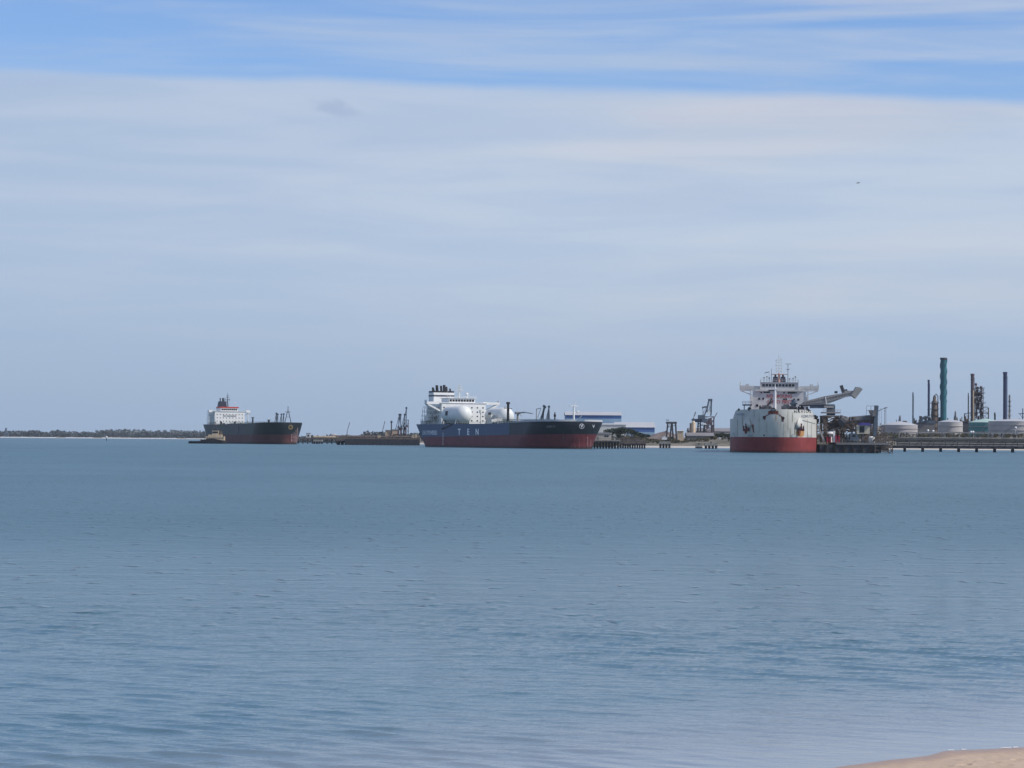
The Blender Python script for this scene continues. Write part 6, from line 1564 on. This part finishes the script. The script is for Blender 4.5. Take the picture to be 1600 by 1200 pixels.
def bird():
    q = W(1340, 286, 420); t = empty('gull', q, 'lone gull gliding high above the bow-on carrier', 'bird')
    m = MB(); m.lathe((q.x - .22, 420, q.z), [(.01, 0), (.05, .06), (.07, .2), (.045, .36), (.01, .5)], 10, (1, 0, 0)); m.sphere((q.x + .25, 420, q.z + .02), .045, 8); m.tube((q.x + .28, 420, q.z + .015), (q.x + .34, 420, q.z), .014, .004, 6)
    m.poly([(q.x - .2, 420, q.z), (q.x - .36, 419.95, q.z), (q.x - .36, 420.05, q.z)], (0, 0, .012))
    link('body', m, M_pipe, t, smooth=40)
    for sg in (-1, 1):
        m = MB(); m.poly([(q.x + .08, 420 + sg * .03, q.z + .03), (q.x + .12 + .30, 420 + sg * .30, q.z + .09), (q.x + sg * .02 + .10 + .30 * sg, 420 + sg * .62, q.z + .04), (q.x - .02, 420 + sg * .32, q.z + .07), (q.x - .06, 420 + sg * .03, q.z + .02)], (0, 0, .016)); link('wing', m, M_pipe, t)

# ------------------------------------------------------------------ assemble
build_water(); build_beach(); build_land()
ship_one(); ship_two(); ship_three(); tug()
berth_left(); berth_far_left(); berth_mid(); unloader(); jetty_right(); refinery(); port(); bird()

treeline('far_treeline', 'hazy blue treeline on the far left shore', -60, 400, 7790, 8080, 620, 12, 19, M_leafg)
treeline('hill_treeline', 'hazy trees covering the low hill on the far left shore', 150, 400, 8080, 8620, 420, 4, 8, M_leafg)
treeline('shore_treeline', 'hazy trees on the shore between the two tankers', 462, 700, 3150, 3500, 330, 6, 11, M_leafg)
treeline('shore_treeline', 'trees behind the blue tanker and its bow', 700, 960, 2680, 2900, 200, 6, 10, M_leaf)
treeline('low_scrub', 'olive scrub along the sandy shore left of the carrier', 1005, 1145, 2130, 2300, 330, 1.5, 3.5, M_leafb)
treeline('low_scrub', 'dark scrub around the feet of the refinery tanks', 1270, 1660, 2112, 2160, 640, 1.2, 3.2, M_leafb)
treeline('low_scrub', 'brown scrub behind the jetty right of the blue tanker', 925, 1012, 2120, 2240, 200, 1.5, 3.5, M_leafb)
random.seed(11)
for px, Y, h, wd, lb in ((930, 2230, 11, 13, 'dark tree right behind the blue tanker bow'), (942, 2260, 9.5, 13, 'rounded dark tree above the beige jetty shed'), (955, 2215, 10, 14, 'broad dark tree left of the dune crest'),
                         (965, 2200, 10.5, 13, 'dark tree left of the highest one on the dune'), (976, 2190, 10.5, 14, 'highest dark tree on the dune crest'), (987, 2200, 9.5, 13, 'dark tree just right of the dune crest'),
                         (997, 2215, 8, 12, 'lower dark tree in front of the low blue hall'), (1007, 2200, 6, 11, 'smallest dark tree at the right foot of the dune'), (950, 2180, 6.5, 10, 'low bushy tree behind the jetty roof'), (968, 2170, 6.5, 10, 'low bushy tree behind the rusty trestle')):
    tree(px, Y, h, wd, lb)
for px, Y, h, wd, lb in ((1050, 2330, 7, 9, 'small dark tree under the gantry crane'), (1127, 2170, 6, 12, 'spreading dark bush left of the carrier bow'), (1138, 2180, 6.5, 12, 'dark bush touching the carrier bow edge'), (1113, 2180, 4.5, 10, 'low bush on the dune left of the carrier')):
    tree(px, Y, h, wd, lb, M_leaf, 'bushes between the cranes and the carrier')

# ------------------------------------------------------------------ haze
mb = MB(); mb.box(-8500, 8500, -400, 10000, -4.5, 110)
m = bpy.data.materials.new('haze_air'); m.use_nodes = True
t = m.node_tree; t.nodes.clear(); q = NT(t)
pv = q.n('ShaderNodeVolumePrincipled', inp={'Color': (0.80, 0.90, 1.0, 1), 'Density': 2.3e-5, 'Anisotropy': 0.2})
q.n('ShaderNodeOutputMaterial', inp={'Volume': pv.outputs[0]})
link('haze', mb, m, kind='stuff', label='thin pale sea haze', world=False)
